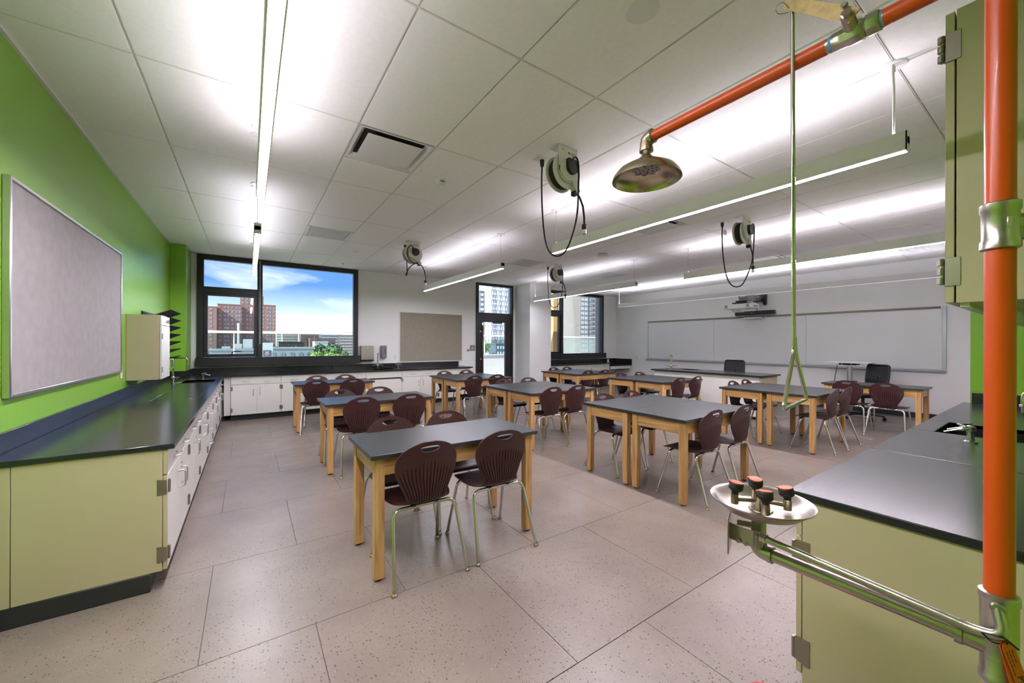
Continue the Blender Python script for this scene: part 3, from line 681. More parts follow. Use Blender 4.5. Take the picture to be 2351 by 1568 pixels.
# ------------------------------------------------------------------ office chairs
def office_chair(label, loc, rz):
    t = thing('office_chair', label, 'office chair', loc, rz, 'office chairs', local=True)
    b = fillet([(0, 0, .44), (0, 0, .25)], .01); hub = build('gas_lift', MB().cyl((0, 0, .10), (0, 0, .42), .026, n=14).cyl((0, 0, .07), (0, 0, .13), .045, n=14), 'black_plastic', t)
    for k_ in range(5):
        a = 2*PI*k_/5+.3; c, s = math.cos(a), math.sin(a)
        l = build('base_arm', MB().tube([(0, 0, .105), (c*.16, s*.16, .095), (c*.30, s*.30, .07)], [.03, .024, .017], 8, flat=.7), 'black_plastic', t)
        q = Vector((c*.30, s*.30, .028)); h = Vector((-s, c, 0))
        build('caster', MB().cyl(q-h*.026, q-h*.006, .028, n=14).cyl(q+h*.006, q+h*.026, .028, n=14).cyl((q.x, q.y, .03), (q.x, q.y, .07), .009, n=8), 'black_rubber', l)
    build('mechanism', MB().box(-.09, .09, -.12, .12, .40, .45, .015).cyl((.09, .05, .43), (.24, .05, .42), .006, n=8), 'black_plastic', t)
    pts = []
    m = MB()
    for i, (y, z0, z1) in enumerate(((-.24, .455, .505), (0, .45, .505), (.2, .455, .51), (.25, .445, .495))): pass
    m.box(-.245, .245, -.24, .25, .452, .512, .022); build('seat', m, 'mesh_black', t)
    fr = [(-.215, -.245, .58), (-.225, -.275, .80), (-.215, -.30, 1.02), (.215, -.30, 1.02), (.225, -.275, .80), (.215, -.245, .58)]
    bk = build('back_frame', MB().tube(fillet(fr, .05, 4)+[fillet(fr, .05, 4)[0]], .017, 8), 'black_plastic', t)
    mm = MB(); K = 9
    for i in range(K+1):
        z = .59+.42*i/K; y = -.246-.052*((z-.58)/.44)
        for j in range(9): u = -1+j/4; mm.v.append(Vector((u*.212, y-.012*(1-u*u), z)))
    for i in range(K):
        for j in range(8): mm.f.append((i*9+j, i*9+j+1, (i+1)*9+j+1, (i+1)*9+j))
    n0 = len(mm.v); mm.v += [p+Vector((0, -.004, 0)) for p in mm.v]; mm.f += [tuple(i+n0 for i in reversed(q)) for q in mm.f]
    build('mesh_back', mm, 'mesh_black', bk)
    build('lumbar', MB().box(-.19, .19, -.275, -.255, .66, .74, .008), 'black_plastic', bk)
    build('back_arm', MB().tube(fillet([(0, -.10, .43), (0, -.29, .45), (0, -.315, .62), (0, -.295, .8)], .06), .024, 8, flat=1.6), 'black_plastic', t)
    for s in (-1, 1):
        ar = build('armrest_post', MB().tube(fillet([(s*.14, -.02, .44), (s*.29, -.02, .44), (s*.29, -.02, .665)], .05), .014, 8, flat=1.6), 'black_plastic', t)
        build('armrest', MB().box(s*.29-.04, s*.29+.04, -.14, .12, .665, .69, .01), 'black_rubber', ar)
office_chair('black mesh office chair behind the teacher desk', (9.25, 4.6, 0), PI/2)
office_chair('black mesh office chair beside the standing lectern', (9.62, 2.30, 0), .98)
# ------------------------------------------------------------------ standing lectern
t = thing('standing_lectern', 'white sit-stand lectern on grey column before the whiteboard', 'lectern', (9.95, 2.58, 0))
build('worktop', MB().box(9.70, 10.2, 2.24, 2.93, 1.038, 1.06, .006), 'white_plastic', t)
build('column', MB().cyl((9.95, 2.58, .05), (9.95, 2.58, 1.0), .045, n=20), 'alu', t)
build('base_foot', MB().box(9.68, 10.25, 2.52, 2.62, 0, .04, .008).box(9.72, 9.80, 2.28, 2.88, .0, .035, .008).box(10.15, 10.23, 2.28, 2.88, 0, .035, .008), 'alu', t)
build('top_bracket', MB().box(9.82, 10.1, 2.45, 2.72, 1.0, 1.038, .004), 'black_plastic', t)
m = MB()
for y in (2.36, 2.50, 2.64, 2.78): m.tube([(9.72, y, 1.035), (9.72, y, .985), (9.84, y, .985), (9.84, y, 1.035)], .004, 6)
m.tube([(9.72, 2.34, .985), (9.72, 2.80, .985)], .004, 6).tube([(9.84, 2.34, .985), (9.84, 2.80, .985)], .004, 6); build('cable_tray', m, 'white_plastic', t)
build('power_cord', MB().tube([(9.76, 2.72, 1.0), (9.74, 2.75, .8), (9.72, 2.78, .45), (9.74, 2.8, .02)], .006, 6), 'black_rubber', t)
# ================================================================== boards and wall fittings
t = thing('pinboard', 'large grey fabric pinboard on the green left wall', 'pinboard', (X0, 4.3, 1.12))
build('fabric_panel', MB().box(X0, X0+.022, 3.23, 5.40, 1.13, 2.29), 'tack_grey', t)
m = MB()
for a, b, c, d in ((3.205, 3.225, 1.112, 2.305), (5.395, 5.415, 1.112, 2.305), (3.225, 5.395, 2.285, 2.305), (3.225, 5.395, 1.112, 1.132)): build('frame_bar', MB().box(X0, X0+.032, a, b, c, d, .003), 'alu', t)
t = thing('pinboard', 'beige fabric pinboard on the back wall left of the door', 'pinboard', (3.8, Y1, .95))
build('fabric_panel', MB().box(2.99, 4.63, Y1-.016, Y1, .965, 2.145), 'tack_beige', t)
m = MB()
for a, b, c, d in ((2.965, 2.99, .945, 2.165), (4.63, 4.655, .945, 2.165), (2.99, 4.63, 2.145, 2.165), (2.99, 4.63, .945, .965)): build('frame_bar', MB().box(a, b, Y1-.024, Y1, c, d, .003), 'white_plastic', t)
t = thing('whiteboard', 'very long white markerboard with tray on the far right wall', 'whiteboard', (X1, 4.6, .87))
for a, b in ((1.42, 3.54), (3.545, 5.675), (5.68, 7.79)): build('board_panel', MB().box(X1-.018, X1, a, b, .95, 2.10, .001), 'whiteboard', t)
build('frame', MB().box(X1-.028, X1, 1.37, 1.42, .93, 2.13, .003), 'tray_alu', t); build('frame', MB().box(X1-.026, X1, 7.79, 7.82, .93, 2.12, .003), 'tray_alu', t)
build('map_rail', MB().box(X1-.034, X1, 1.42, 7.81, 2.085, 2.125, .004), 'rail_bronze', t)
build('end_stop', MB().box(X1-.04, X1, 1.41, 1.44, 2.08, 2.13, .004), 'white_plastic', t)
build('marker_tray', MB().prism([(0, 0), (-.075, .02), (-.08, .035), (-.06, .03), (0, .06)], (X1, 1.37, .875), (1, 0, 0), (0, 0, 1), (0, 6.5, 0)), 'tray_alu', t)
# projector on its wall arm, soundbar, interactive pen holder
t = thing('projector', 'white short-throw projector hanging on a wall arm above the whiteboard', 'projector', (10.1, 4.65, 2.2))
build('body', MB().prism([(9.80, 4.36), (10.16, 4.34), (10.24, 4.42), (10.24, 4.92), (10.16, 4.99), (9.80, 4.99)], (0, 0, 2.275), (1, 0, 0), (0, 1, 0), (0, 0, .105)), 'white_plastic', t)
build('vent', MB().box(9.794, 9.80, 4.40, 4.46, 2.295, 2.36).box(9.794, 9.80, 4.90, 4.96, 2.295, 2.36).box(9.9, 10.1, 4.335, 4.345, 2.3, 2.312).box(9.9, 10.1, 4.335, 4.345, 2.33, 2.342), 'grey_plastic', t)
build('lens_hood', MB().prism([(9.82, 2.275), (10.06, 2.275), (10.0, 2.19), (9.86, 2.19)], (0, 4.60, 0), (1, 0, 0), (0, 0, 1), (0, .22, 0)), 'white_plastic', t)
build('mount_plate', MB().box(9.86, 10.14, 4.5, 4.82, 2.40, 2.425, .004).cyl((9.98, 4.66, 2.38), (9.98, 4.66, 2.5), .05, n=14).box(9.9, 10.05, 4.56, 4.76, 2.425, 2.47, .01), 'black_plastic', t)
build('arm', MB().box(9.80, 10.60, 4.45, 4.62, 2.53, 2.60, .012).box(10.0, 10.60, 4.47, 4.60, 2.485, 2.53, .006), 'satin', t)
build('arm_cover', MB().prism([(9.84, 2.46), (10.2, 2.46), (10.3, 2.60), (9.78, 2.62)], (0, 4.44, 0), (1, 0, 0), (0, 0, 1), (0, .2, 0)), 'grey_plastic', t)
build('wall_bracket', MB().box(10.59, 10.65, 4.42, 4.66, 2.47, 2.64, .006).prism([(4.36, 2.64), (4.43, 2.64), (4.43, 2.40), (4.385, 2.37), (4.36, 2.40)], (10.58, 0, 0), (0, 1, 0), (0, 0, 1), (.07, 0, 0)), 'black_plastic', t)
build('cable', MB().tube([(10.2, 4.42, 2.46), (10.24, 4.40, 2.40), (10.3, 4.44, 2.34), (10.42, 4.5, 2.29), (10.58, 4.56, 2.27), (10.6, 4.58, 2.24)], .008, 6), 'black_rubber', t)
t = thing('soundbar', 'black soundbar mounted above the whiteboard rail', 'soundbar', (10.58, 4.62, 2.14))
build('housing', MB().box(10.53, 10.645, 4.16, 5.08, 2.15, 2.245, .012), 'black_plastic', t); build('logo', MB().cyl((10.526, 4.66, 2.195), (10.531, 4.66, 2.195), .008, n=12), 'white_plastic', t)
t = thing('touch_sensor', 'small white touch sensor clipped under the whiteboard rail', 'sensor', (10.57, 4.7, 2.03))
build('housing', MB().box(10.50, 10.61, 4.43, 4.86, 2.045, 2.085, .012), 'white_plastic', t); build('cable', MB().tube([(10.6, 4.43, 2.06), (10.6, 4.38, 2.08), (10.62, 4.36, 2.12)], .006, 6), 'white_plastic', t)
def outlet(label, p, n, w=.078, h=.118, kind='outlet'):
    # n: facing direction 'x-','x+','y-'
    x, y, z = p; d = .008
    t = thing('wall_plate', label, kind, p)
    M = {'y-': Matrix.Translation(p), 'x-': Matrix.Translation(p) @ Matrix.Rotation(-PI/2, 4, 'Z'), 'x+': Matrix.Translation(p) @ Matrix.Rotation(PI/2, 4, 'Z')}[n]
    build('plate', MB().box(-w/2, w/2, -d, 0, -h/2, h/2, .003, m=M), 'white_plastic', t)
    m = MB()
    if kind == 'outlet':
        for z0 in (-.025, .025): m.box(-.016, .016, -d-.002, -d, z0-.013, z0+.013, .002, m=M)
    else: m.box(-.008, .008, -d-.006, -d, -.016, .016, .002, m=M)
    build('insert', m, 'fixture_white', t)
outlet('white wall outlet beside the beige pinboard', (2.886, Y1, 1.078), 'y-')
outlet('white wall outlet below the corner of the grey pinboard', (X0, 5.52, 1.10), 'x+')
outlet('white light switch left of the whiteboard', (X1, 8.28, .95), 'x-', .12, .12, 'switch')
outlet('white low wall outlet near the desk shelf', (X1, 7.92, .45), 'x-', .12, .10)
# towel dispenser, soap dispenser
t = thing('towel_dispenser', 'polished steel paper towel dispenser right of the big window', 'dispenser', (2.2, Y1, 1.0))
build('housing', MB().box(2.08, 2.355, Y1-.11, Y1, 1.03, 1.345, .006), 'steel', t)
build('lid_lip', MB().box(2.08, 2.355, Y1-.118, Y1-.02, 1.0, 1.028, .006), 'black_plastic', t); build('lock', MB().cyl((2.217, Y1-.115, 1.31), (2.217, Y1-.105, 1.31), .012, n=12), 'satin', t)
t = thing('soap_dispenser', 'grey plastic soap dispenser on the wall above the back sink', 'dispenser', (2.59, Y1, 1.06))
build('housing', MB().box(2.53, 2.655, Y1-.10, Y1, 1.07, 1.35, .012), 'grey_plastic', t); build('window', MB().box(2.615, 2.625, Y1-.104, Y1-.09, 1.16, 1.26, .002), 'black_plastic', t)
build('push_bar', MB().box(2.55, 2.64, Y1-.10, Y1-.03, 1.052, 1.072, .005), 'grey_plastic', t)
# door sign and exit button
t = thing('door_sign', 'small dark grey room sign beside the glass door', 'sign', (4.955, Y1, 1.2))
build('plate', MB().box(4.88, 5.03, Y1-.006, Y1, 1.207, 1.357, .002), 'grey_plastic', t, label='dark grey plate')
m = MB()
for z, w in ((1.308, .042), (1.288, .078), (1.266, .08), (1.252, .08)): 
    x = 4.955-w/2
    while x < 4.955+w/2-.004: q = random.choice((.008, .012, .016)); m.box(x, min(x+q, 4.955+w/2), Y1-.0072, Y1-.006, z-.0045, z+.0045); x += q+.003
build('lettering', m, 'white_plastic', t)
t = thing('exit_button', 'red mushroom button on a brass collar beside the door sign', 'button', (4.82, Y1, 1.18))
build('plate', MB().box(4.785, 4.855, Y1-.008, Y1, 1.165, 1.285, .002), 'white_plastic', t); build('collar', MB().cyl((4.82, Y1-.02, 1.226), (4.82, Y1-.006, 1.226), .027, n=18), 'gold', t)
build('cap', MB().lathe([(.012, 0), (.012, .02), (.02, .024), (.019, .034), (0, .038)], (4.82, Y1-.018, 1.226), 16, (0, -1, 0)), 'red_paint', t)
# goggle cabinet and drying rack
t = thing('goggle_cabinet', 'goggle cabinet hung on the green wall over the left counter', 'cabinet', (X0, 5.98, 1.0))
build('body', MB().box(X0, -.815, 5.72, 6.26, 1.0, 1.715, .002), 'cabinet_warm_shade', t)
d = build('door', MB().box(-.812, -.795, 5.725, 6.255, 1.005, 1.60, .002), 'cabinet_white', t)
build('control_panel', MB().box(-.812, -.797, 5.725, 6.255, 1.605, 1.712, .002), 'cabinet_white', t)
build('timer_knob', MB().cyl((-.797, 6.05, 1.655), (-.775, 6.05, 1.655), .016, n=14).box(-.78, -.772, 6.045, 6.055, 1.63, 1.68, .001), 'satin', t)
for z in (1.08, 1.45): build('hinge', MB().cyl((-.79, 5.73, z), (-.79, 5.73, z+.06), .006, n=8), 'satin', d)
m = MB().tube(fillet([(-.795, 6.20, 1.10), (-.755, 6.20, 1.10), (-.755, 6.20, 1.21), (-.795, 6.20, 1.21)], .016), .005, 8); build('pull', m, 'satin', d)
build('strap', MB().tube([(-.96, 5.76, 1.722), (-.95, 5.75, 1.745), (-.935, 5.76, 1.735), (-.93, 5.80, 1.722), (-.86, 5.9, 1.722), (-.81, 6.1, 1.722)], .008, 8), 'black_rubber', t)
t = thing('drying_rack', 'black peg drying rack on the green wall beyond the goggle cabinet', 'rack', (X0, 6.9, 1.1))
build('back_board', MB().box(X0, X0+.012, 6.42, 7.32, 1.06, 1.80, .002), 'black_plastic', t)
for r in range(7):
    for c in range(9):
        y = 6.47+c*.1; z = 1.10+r*.1
        if r == 0 and c == 0: pg = build('peg', MB().tube([(X0, y, z), (X0+.275, y, z+.125)], [.009, .006], 6), 'black_plastic', t); p0 = (0, y, z)
        else: inst('peg', pg, t, (0, y-p0[1], z-p0[2]))
# ================================================================== things on the ceiling
def linear(label, x, ya, yb, on, z=2.635, cab=(.05, None)):
    t = thing('pendant_light', label, 'light', (x, (ya+yb)/2, z-.11), group='linear pendant lights')
    w = .03
    hs = MB().box(x-w, x-w+.006, ya, yb, z-.11, z).box(x+w-.006, x+w, ya, yb, z-.11, z).box(x-w, x+w, ya, ya+.008, z-.11, z, .001).box(x-w, x+w, yb-.008, yb, z-.11, z, .001).box(x-w+.006, x+w-.006, ya, yb, z-.07, z-.03)
    build('housing', hs, 'fixture_white', t, smooth=False)
    build('diffuser', MB().box(x-w+.006, x+w-.006, ya+.008, yb-.008, z-.109, z-.1), ('fill_faint', 'fill_down', 'lamp_down', 'fill_down_low')[on], t, smooth=False)
    build('uplight', MB().box(x-w+.006, x+w-.006, ya+.008, yb-.008, z-.012, z-.004), ('fill_up_wall', 'fill_up', 'lamp_up', 'fill_up')[on], t, smooth=False)  # on the far and whiteboard fixtures this upward glow is added fill
    for y in (ya+.06, yb-.06):
        c = build('canopy', MB().lathe([(.0, -.012), (.055, -.012), (.062, -.006), (.062, -.003)], (x, y, CZ), 24), 'fixture_white', t)
        build('cable', MB().cyl((x, y, z), (x, y, CZ-.01), .0016, n=6).cyl((x, y, z), (x, y, z+.025), .006, n=8).cyl((x, y, CZ-.045), (x, y, CZ-.01), .006, n=8), 'satin', c)
        if y < ya+.1 and on == 2 or (on != 2 and y > yb-.1):
            build('power_cord', MB().tube([(x-.028, y, CZ-.01), (x-.026, y, CZ-.06), (x-.008, y, CZ-.14), (x-.008, y, z+.06), (x-.012, y, z)], .006, 6), 'white_plastic', c)
linear('lit linear pendant light over the left aisle', .074, .45, 3.57, 2)
linear('linear pendant light with added fill glow in front of the left window', .074, 4.72, 7.75, 1)
linear('lit linear pendant light behind the shower head', 3.12, .55, 3.68, 2)
linear('linear pendant light with added fill glow in front of the beige pinboard', 3.12, 4.82, 7.93, 1)
linear('lit linear pendant light behind the right cord reel', 6.24, .6, 3.84, 2)
linear('linear pendant light with added fill glow in front of the pier and right window', 6.24, 4.85, 8.12, 3)
linear('long linear light with added fill glow above the whiteboard', 9.4, .75, 8.0, 0)
# air terminals
def supply(label, i, j, half):
    xa = OX+PX*i; ya = OY+PY*j+half*.6056; a, b, c, d = xa+g, xa+PX-g, ya+g, ya+.6056-g; cx_, cy_ = (a+b)/2, (c+d)/2
    t = thing('air_diffuser', label, 'vent', (cx_, cy_, CZ-.01), group='air diffusers')
    m = MB(); R = [(0, -.004), (.02, -.004), (.075, .05), (.085, .075)]
    for k_ in range(3):
        (q0, z0), (q1, z1) = R[k_], R[k_+1]
        v = [(a+q0, c+q0, CZ+z0), (b-q0, c+q0, CZ+z0), (b-q0, d-q0, CZ+z0), (a+q0, d-q0, CZ+z0), (a+q1, c+q1, CZ+z1), (b-q1, c+q1, CZ+z1), (b-q1, d-q1, CZ+z1), (a+q1, d-q1, CZ+z1)]
        m.add(v, [(0,1,5,4),(1,2,6,5),(2,3,7,6),(3,0,4,7)])
    build('cone', m, 'fixture_white', t)
    build('neck', MB().box(a+.085, b-.085, c+.085, d-.085, CZ+.075, CZ+.08).cyl((cx_, cy_, CZ+.06), (cx_, cy_, CZ+.076), .13, n=28), 'grey_plastic', t)
    build('face_plate', MB().box(a+.075, b-.075, c+.075, d-.075, CZ-.012, CZ-.006, .002), 'fixture_white', t)
supply('square plaque air diffuser in the ceiling right of the left light', 1, 0, 0)
supply('square plaque air diffuser behind the middle pendant light', 7, 0, 0)
def ret(label, i, j, half, m_='fixture_white'):
    xa = OX+PX*i; ya = OY+PY*j+half*.6056; a, b, c, d = xa+g, xa+PX-g, ya+g, ya+.6056-g
    t = thing('return_grille', label, 'vent', ((a+b)/2, (c+d)/2, CZ-.004), group='return air grilles')
    build('frame', MB().box(a, b, c, c+.025, CZ-.004, CZ+.01).box(a, b, d-.025, d, CZ-.004, CZ+.01).box(a, a+.025, c, d, CZ-.004, CZ+.01).box(b-.025, b, c, d, CZ-.004, CZ+.01), 'fixture_white', t, smooth=False)
    m = MB(); n = 22
    for k_ in range(n+1):
        p = k_/n; x = a+.025+(b-a-.05)*p; m.box(x-.0015, x+.0015, c+.025, d-.025, CZ-.002, CZ+.012); y = c+.025+(d-c-.05)*p; m.box(a+.025, b-.025, y-.0015, y+.0015, CZ-.002, CZ+.012)
    build('grid_core', m, 'fixture_white', t, smooth=False, kind='stuff')
    build('back_plate', MB().box(a, b, c, d, CZ+.02, CZ+.025), m_, t, smooth=False)
ret('square return air grille before the left window', 1, 2, 1)
ret('square return air grille above the far middle light', 7, 2, 1)
ret('square return air grille before the right window', 11, 2, 1)
ret('dark square return air grille near the whiteboard end', 15, -2, 1, 'black_plastic')
xa = OX+PX*13; t = thing('slot_diffuser', 'linear slot air diffuser above the right lit pendant', 'vent', (xa+.3, 3.2, CZ-.01))
build('frame', MB().box(xa+g, xa+PX-g, 3.0224+g, 3.0224+.6056-g, CZ-.003, CZ+.004, .001), 'fixture_white', t)
build('slot', MB().box(xa+.03, xa+PX-.03, 3.07, 3.11, CZ-.0045, CZ-.0028).box(xa+.03, xa+PX-.03, 3.15, 3.19, CZ-.0045, CZ-.0028), 'black_plastic', t)
# cord reels
def reel(label, x, y, long_loop=True, tag=False):
    t = thing('cord_reel', label, 'cord reel', (x, y, CZ-.36), group='ceiling cord reels', local=False)
    zc = CZ-.20; yf = y-.06; xc = x
    build('bracket', MB().box(x-.103, x+.103, y-.06, y+.06, CZ-.008, CZ-.0045).box(x-.103, x+.103, yf, yf+.006, zc-.02, CZ-.0045, .001).prism([(-.103, .02)]+[(-.103*math.cos(q), -.103*math.sin(q)) for q in [PI*i/12 for i in range(13)]]+[(.103, .02)], (x, yf, zc), (1, 0, 0), (0, 0, 1), (0, .006, 0)), 'reel_white', t)
    build('plug_screw', MB().cyl((x-.06, yf-.004, CZ-.04), (x-.06, yf, CZ-.04), .008, n=10).cyl((x+.07, yf-.004, CZ-.05), (x+.07, yf, CZ-.05), .006, n=10), 'satin', t)
    dr = build('drum', MB().lathe([(.0, 0), (.148, 0), (.152, .006), (.148, .012), (.10, .02), (.10, .085), (.148, .093), (.152, .099), (.148, .105), (.0, .108)], (xc, yf+.012, zc), 36, (0, 1, 0)), 'reel_white', t)
    build('wound_cord', MB().lathe([(.10, .022), (.132, .026), (.136, .05), (.132, .08), (.10, .084)], (xc, yf+.012, zc), 32, (0, 1, 0)), 'black_rubber', dr)
    build('spring_case', MB().lathe([(.09, 0), (.09, -.012), (.08, -.018), (0, -.018)], (xc, yf, zc), 28, (0, 1, 0)), 'reel_white', t)
    pl = [(.058*math.cos(q), .058*math.sin(q)) for q in [PI*.5-2*PI*.75*i/18 for i in range(19)]]+[(-.058, .06)]
    build('motor_cover', MB().prism(pl, (xc+.02, yf-.018, zc+.018), (1, 0, 0), (0, 0, 1), (0, -.035, 0)), 'black_plastic', t)
    gd = build('guide_arm', MB().box(-.022, .022, -.012, .05, -.20, -.075, .004, m=Matrix.Translation((xc, yf, zc)) @ Matrix.Rotation(-.62, 4, 'Y')), 'reel_white', t)
    ex = Vector((xc+.105, yf+.02, zc-.155))
    build('roller', MB().box(ex.x-.03, ex.x+.012, yf-.006, yf+.05, ex.z-.03, ex.z+.008, .004), 'black_plastic', gd)
    pg = build('outlet_cord', MB().tube([ex, ex+Vector((.045, 0, -.03)), ex+Vector((.085, 0, -.10)), ex+Vector((.10, 0, -.19)), ex+Vector((.102, 0, -.25))], .0085, 8), 'black_rubber', t)
    q = ex+Vector((.102, 0, -.25)); build('plug', MB().lathe([(.012, 0), (.022, -.006), (.022, -.045), (.018, -.05), (.018, -.085), (.01, -.09)], q, 14), 'black_plastic', pg)
    build('plug_face', MB().lathe([(.0185, -.05), (.0185, -.086), (0, -.092)], q, 14), 'white_plastic', pg)
    st = (xc+.02, yf-.035, zc+.07); oy = y+.235; bot = zc-.72 if long_loop else zc-.33
    if long_loop: pts = [(xc-.01, yf-.05, zc+.055), (xc+.03, yf-.055, zc+.095), (xc+.062, yf-.056, zc+.05), (xc+.07, yf-.05, zc-.1), (xc+.075, yf-.03, zc-.35), (xc+.065, yf+.02, zc-.53), (xc+.03, yf+.07, zc-.66), (xc-.015, yf+.13, zc-.69), (xc-.045, yf+.19, zc-.64), (xc-.055, yf+.24, zc-.50), (xc-.05, yf+.28, zc-.25), (xc-.045, yf+.295, zc), (xc-.04, oy, CZ-.05)]
    else: pts = [(xc-.01, yf-.05, zc+.055), (xc-.06, yf-.056, zc+.11), (xc-.115, yf-.05, zc+.05), (xc-.12, yf-.04, zc-.05), (xc-.06, yf-.04, zc-.14), (xc+.03, yf-.03, zc-.165), (xc+.06, yf+.0, zc-.14), (xc-.02, yf+.12, zc-.2), (xc-.06, yf+.2, zc-.32), (xc-.02, yf+.25, zc-.30), (xc-.01, yf+.29, zc-.2), (xc-.02, oy, CZ-.05)]
    pp = [tuple(p) for p in catmull([tuple(p) for p in pts], 6)]
    build('supply_cord', MB().tube(pp, .0075, 8), 'black_rubber', t)
    build('ceiling_outlet', MB().box(xc-.10, xc+.02, oy-.05, oy+.05, CZ-.012, CZ-.0045, .002), 'white_plastic', t)
    build('supply_plug', MB().lathe([(.010, -.075), (.018, -.06), (.02, -.012)], (xc-.04, oy, CZ), 12), 'black_plastic', t)
    m = MB().box(x+.03, x+.092, yf-.0012, yf, CZ-.085, CZ-.045); build('label_plate', m, 'paper', t)
    m = MB()
    for k_ in range(4): m.box(x+.034, x+.088-(k_ % 2)*.015, yf-.002, yf-.0012, CZ-.053-k_*.008, CZ-.050-k_*.008)
    build('label_print', m, 'ink', t)
    build('logo', MB().lathe([(.006, 0), (.009, 0), (.009, .0015), (.006, .0015)], (x+.008, yf, CZ-.055), 14, (0, -1, 0)), 'ink_blue', t)
    build('logo', MB().lathe([(.003, 0), (.0065, 0), (.0065, .0015), (.003, .0015)], (x+.022, yf, CZ-.062), 14, (0, -1, 0)), 'orange_plastic', t)
    if tag: build('hang_tag', MB().box(xc-.05, xc+.03, oy-.02, oy-.018, CZ-.17, CZ-.11), 'paper', t)
reel('large white cord reel on the ceiling left of the shower head', 2.19, 2.45)
reel('white cord reel before the beige pinboard with a short loop', 2.19, 6.08, False)
reel('white cord reel in front of the right window', 5.295, 6.12)
reel('white cord reel on the ceiling near the pull rod', 5.29, 2.46, tag=True)
# small round devices
def disc(name, label, x, y, prof, mt='fixture_white', cat='sensor'):
    t = thing(name, label, cat, (x, y, CZ-.05), group='ceiling devices'); build('cover', MB().lathe(prof, (x, y, CZ-.004), 28), mt, t); return t
t = disc('occupancy_sensor', 'white domed occupancy sensor beyond the ceiling diffuser', 1.59, 3.61, [(.0, -.05), (.03, -.045), (.05, -.02), (.055, 0)])
build('lens', MB().lathe([(0, -.056), (.012, -.053), (.02, -.046)], (1.60, 3.59, CZ-.004), 14), 'paper', t)
build('sensor_eyes', MB().box(1.565, 1.61, 3.555, 3.565, CZ-.035, CZ-.022, .002), 'grey_plastic', t)
disc('ceiling_speaker', 'flat round white cover plate at the top of the picture', 1.59, 1.208, [(.0, -.004), (.078, -.004), (.082, 0)], cat='cover plate')
disc('sprinkler_cover', 'round sprinkler cover above the lit left light', .045, 3.646, [(0, -.006), (.04, -.006), (.042, 0)], cat='sprinkler')
disc('sprinkler_cover', 'round sprinkler cover before the window beyond the left light', .058, 4.867, [(0, -.01), (.04, -.01), (.042, 0)], cat='sprinkler')
disc('sprinkler_cover', 'round sprinkler cover near the top right of the big window', 1.59, 7.29, [(0, -.008), (.04, -.008), (.042, 0)], cat='sprinkler')
disc('sprinkler_cover', 'small sprinkler cover closest to the big window head', 1.598, 8.53, [(0, -.03), (.012, -.028), (.02, -.012), (.03, -.006), (.032, 0)], cat='sprinkler')
disc('sprinkler_cover', 'round sprinkler cover near the right window', 7.945, 7.47, [(0, -.01), (.04, -.01), (.042, 0)], cat='sprinkler')
disc('sprinkler_cover', 'round sprinkler cover above the right lit light by the cabinet', 7.78, 1.19, [(0, -.01), (.04, -.01), (.042, 0)], cat='sprinkler')
t = disc('access_point', 'white wireless access point behind the middle pendant light', 5.35, 4.9, [(0, -.05), (.09, -.046), (.105, -.036), (.105, -.03), (.085, -.02)], cat='access point')
build('mount', MB().cyl((5.35, 4.9, CZ-.03), (5.35, 4.9, CZ-.004), .08, n=24), 'satin', t)
disc('motion_detector', 'white domed detector right of the far cord reel', 7.83, 3.66, [(0, -.05), (.03, -.045), (.05, -.02), (.055, 0)])
# ================================================================== emergency shower and eyewash (orange standpipe)
PXX, PYY, PR = 1.25, .089, .021
t = thing('emergency_shower', 'orange standpipe with overhead shower arm in the right foreground', 'shower', (PXX, PYY, 0))
for a, b in ((.012, .728), (.917, 1.606), (1.700, 2.155)): build('standpipe', MB().cyl((PXX, PYY, a), (PXX, PYY, b), PR, n=36), 'orange_paint', t)
build('floor_flange', MB().lathe([(.075, 0), (.075, .01), (.03, .014), (.028, .04), (.022, .05)], (PXX, PYY, 0), 28), 'steel', t)
te = MB().lathe([(.0245, 1.606), (.0275, 1.608), (.0275, 1.622), (.0252, 1.626), (.0252, 1.680), (.0275, 1.684), (.0275, 1.698), (.0245, 1.70)], (PXX, PYY, 0), 36)
te.lathe([(.024, 0), (.023, .028), (.026, .032), (.026, .05), (.02, .05)], (PXX, PYY, 1.653), 28, (.83, -.56, 0)); tee = build('supply_tee', te, 'brushed', t)
build('thread', MB().cyl((PXX, PYY, 1.598), (PXX, PYY, 1.608), .0205, n=28), 'steel', tee)
build('cast_mark', MB().box(-.004, .004, -.001, .0015, -.011, .011, .0012, m=Matrix.Translation((PXX-.0215, PYY-.0135, 1.655)) @ Matrix.Rotation(-1.0, 4, 'Z')), 'brushed', tee)
build('supply_pipe', MB().cyl((PXX+.04, PYY-.027, 1.653), (PXX+.25, PYY-.168, 1.653), .02, n=24), 'orange_paint', t)
build('top_elbow', MB().tube(fillet([(PXX, PYY, 2.14), (PXX, PYY, 2.19), (PXX, PYY+.05, 2.19)], .045, 6), .026, 20), 'brushed', t)
AZ = 2.193
for a, b in ((PYY+.045, .262), (.372, .90)): build('shower_arm', MB().cyl((PXX, a, AZ), (PXX, b, AZ), .019, n=28), 'orange_paint', t)
v = MB().cyl((PXX, .258, AZ), (PXX, .274, AZ), .0175, n=20); build('thread', v, 'steel', t)
v = MB().lathe([(.0235, .268), (.0255, .272), (.0255, .292), (.022, .296), (.026, .302), (.0265, .325), (.0235, .333), (.0235, .338), (.022, .358), (.019, .362)], (PXX, 0, AZ), 8, (0, 1, 0))
v.cyl((PXX-.018, .318, AZ+.005), (PXX-.05, .318, AZ+.02), .014, n=16); vb = build('ball_valve', v, 'brushed', t)
build('thread_tape', MB().cyl((PXX, .360, AZ), (PXX, .366, AZ), .0195, n=24).cyl((PXX, .264, AZ), (PXX, .269, AZ), .0195, n=24), 'blue_tape', t)
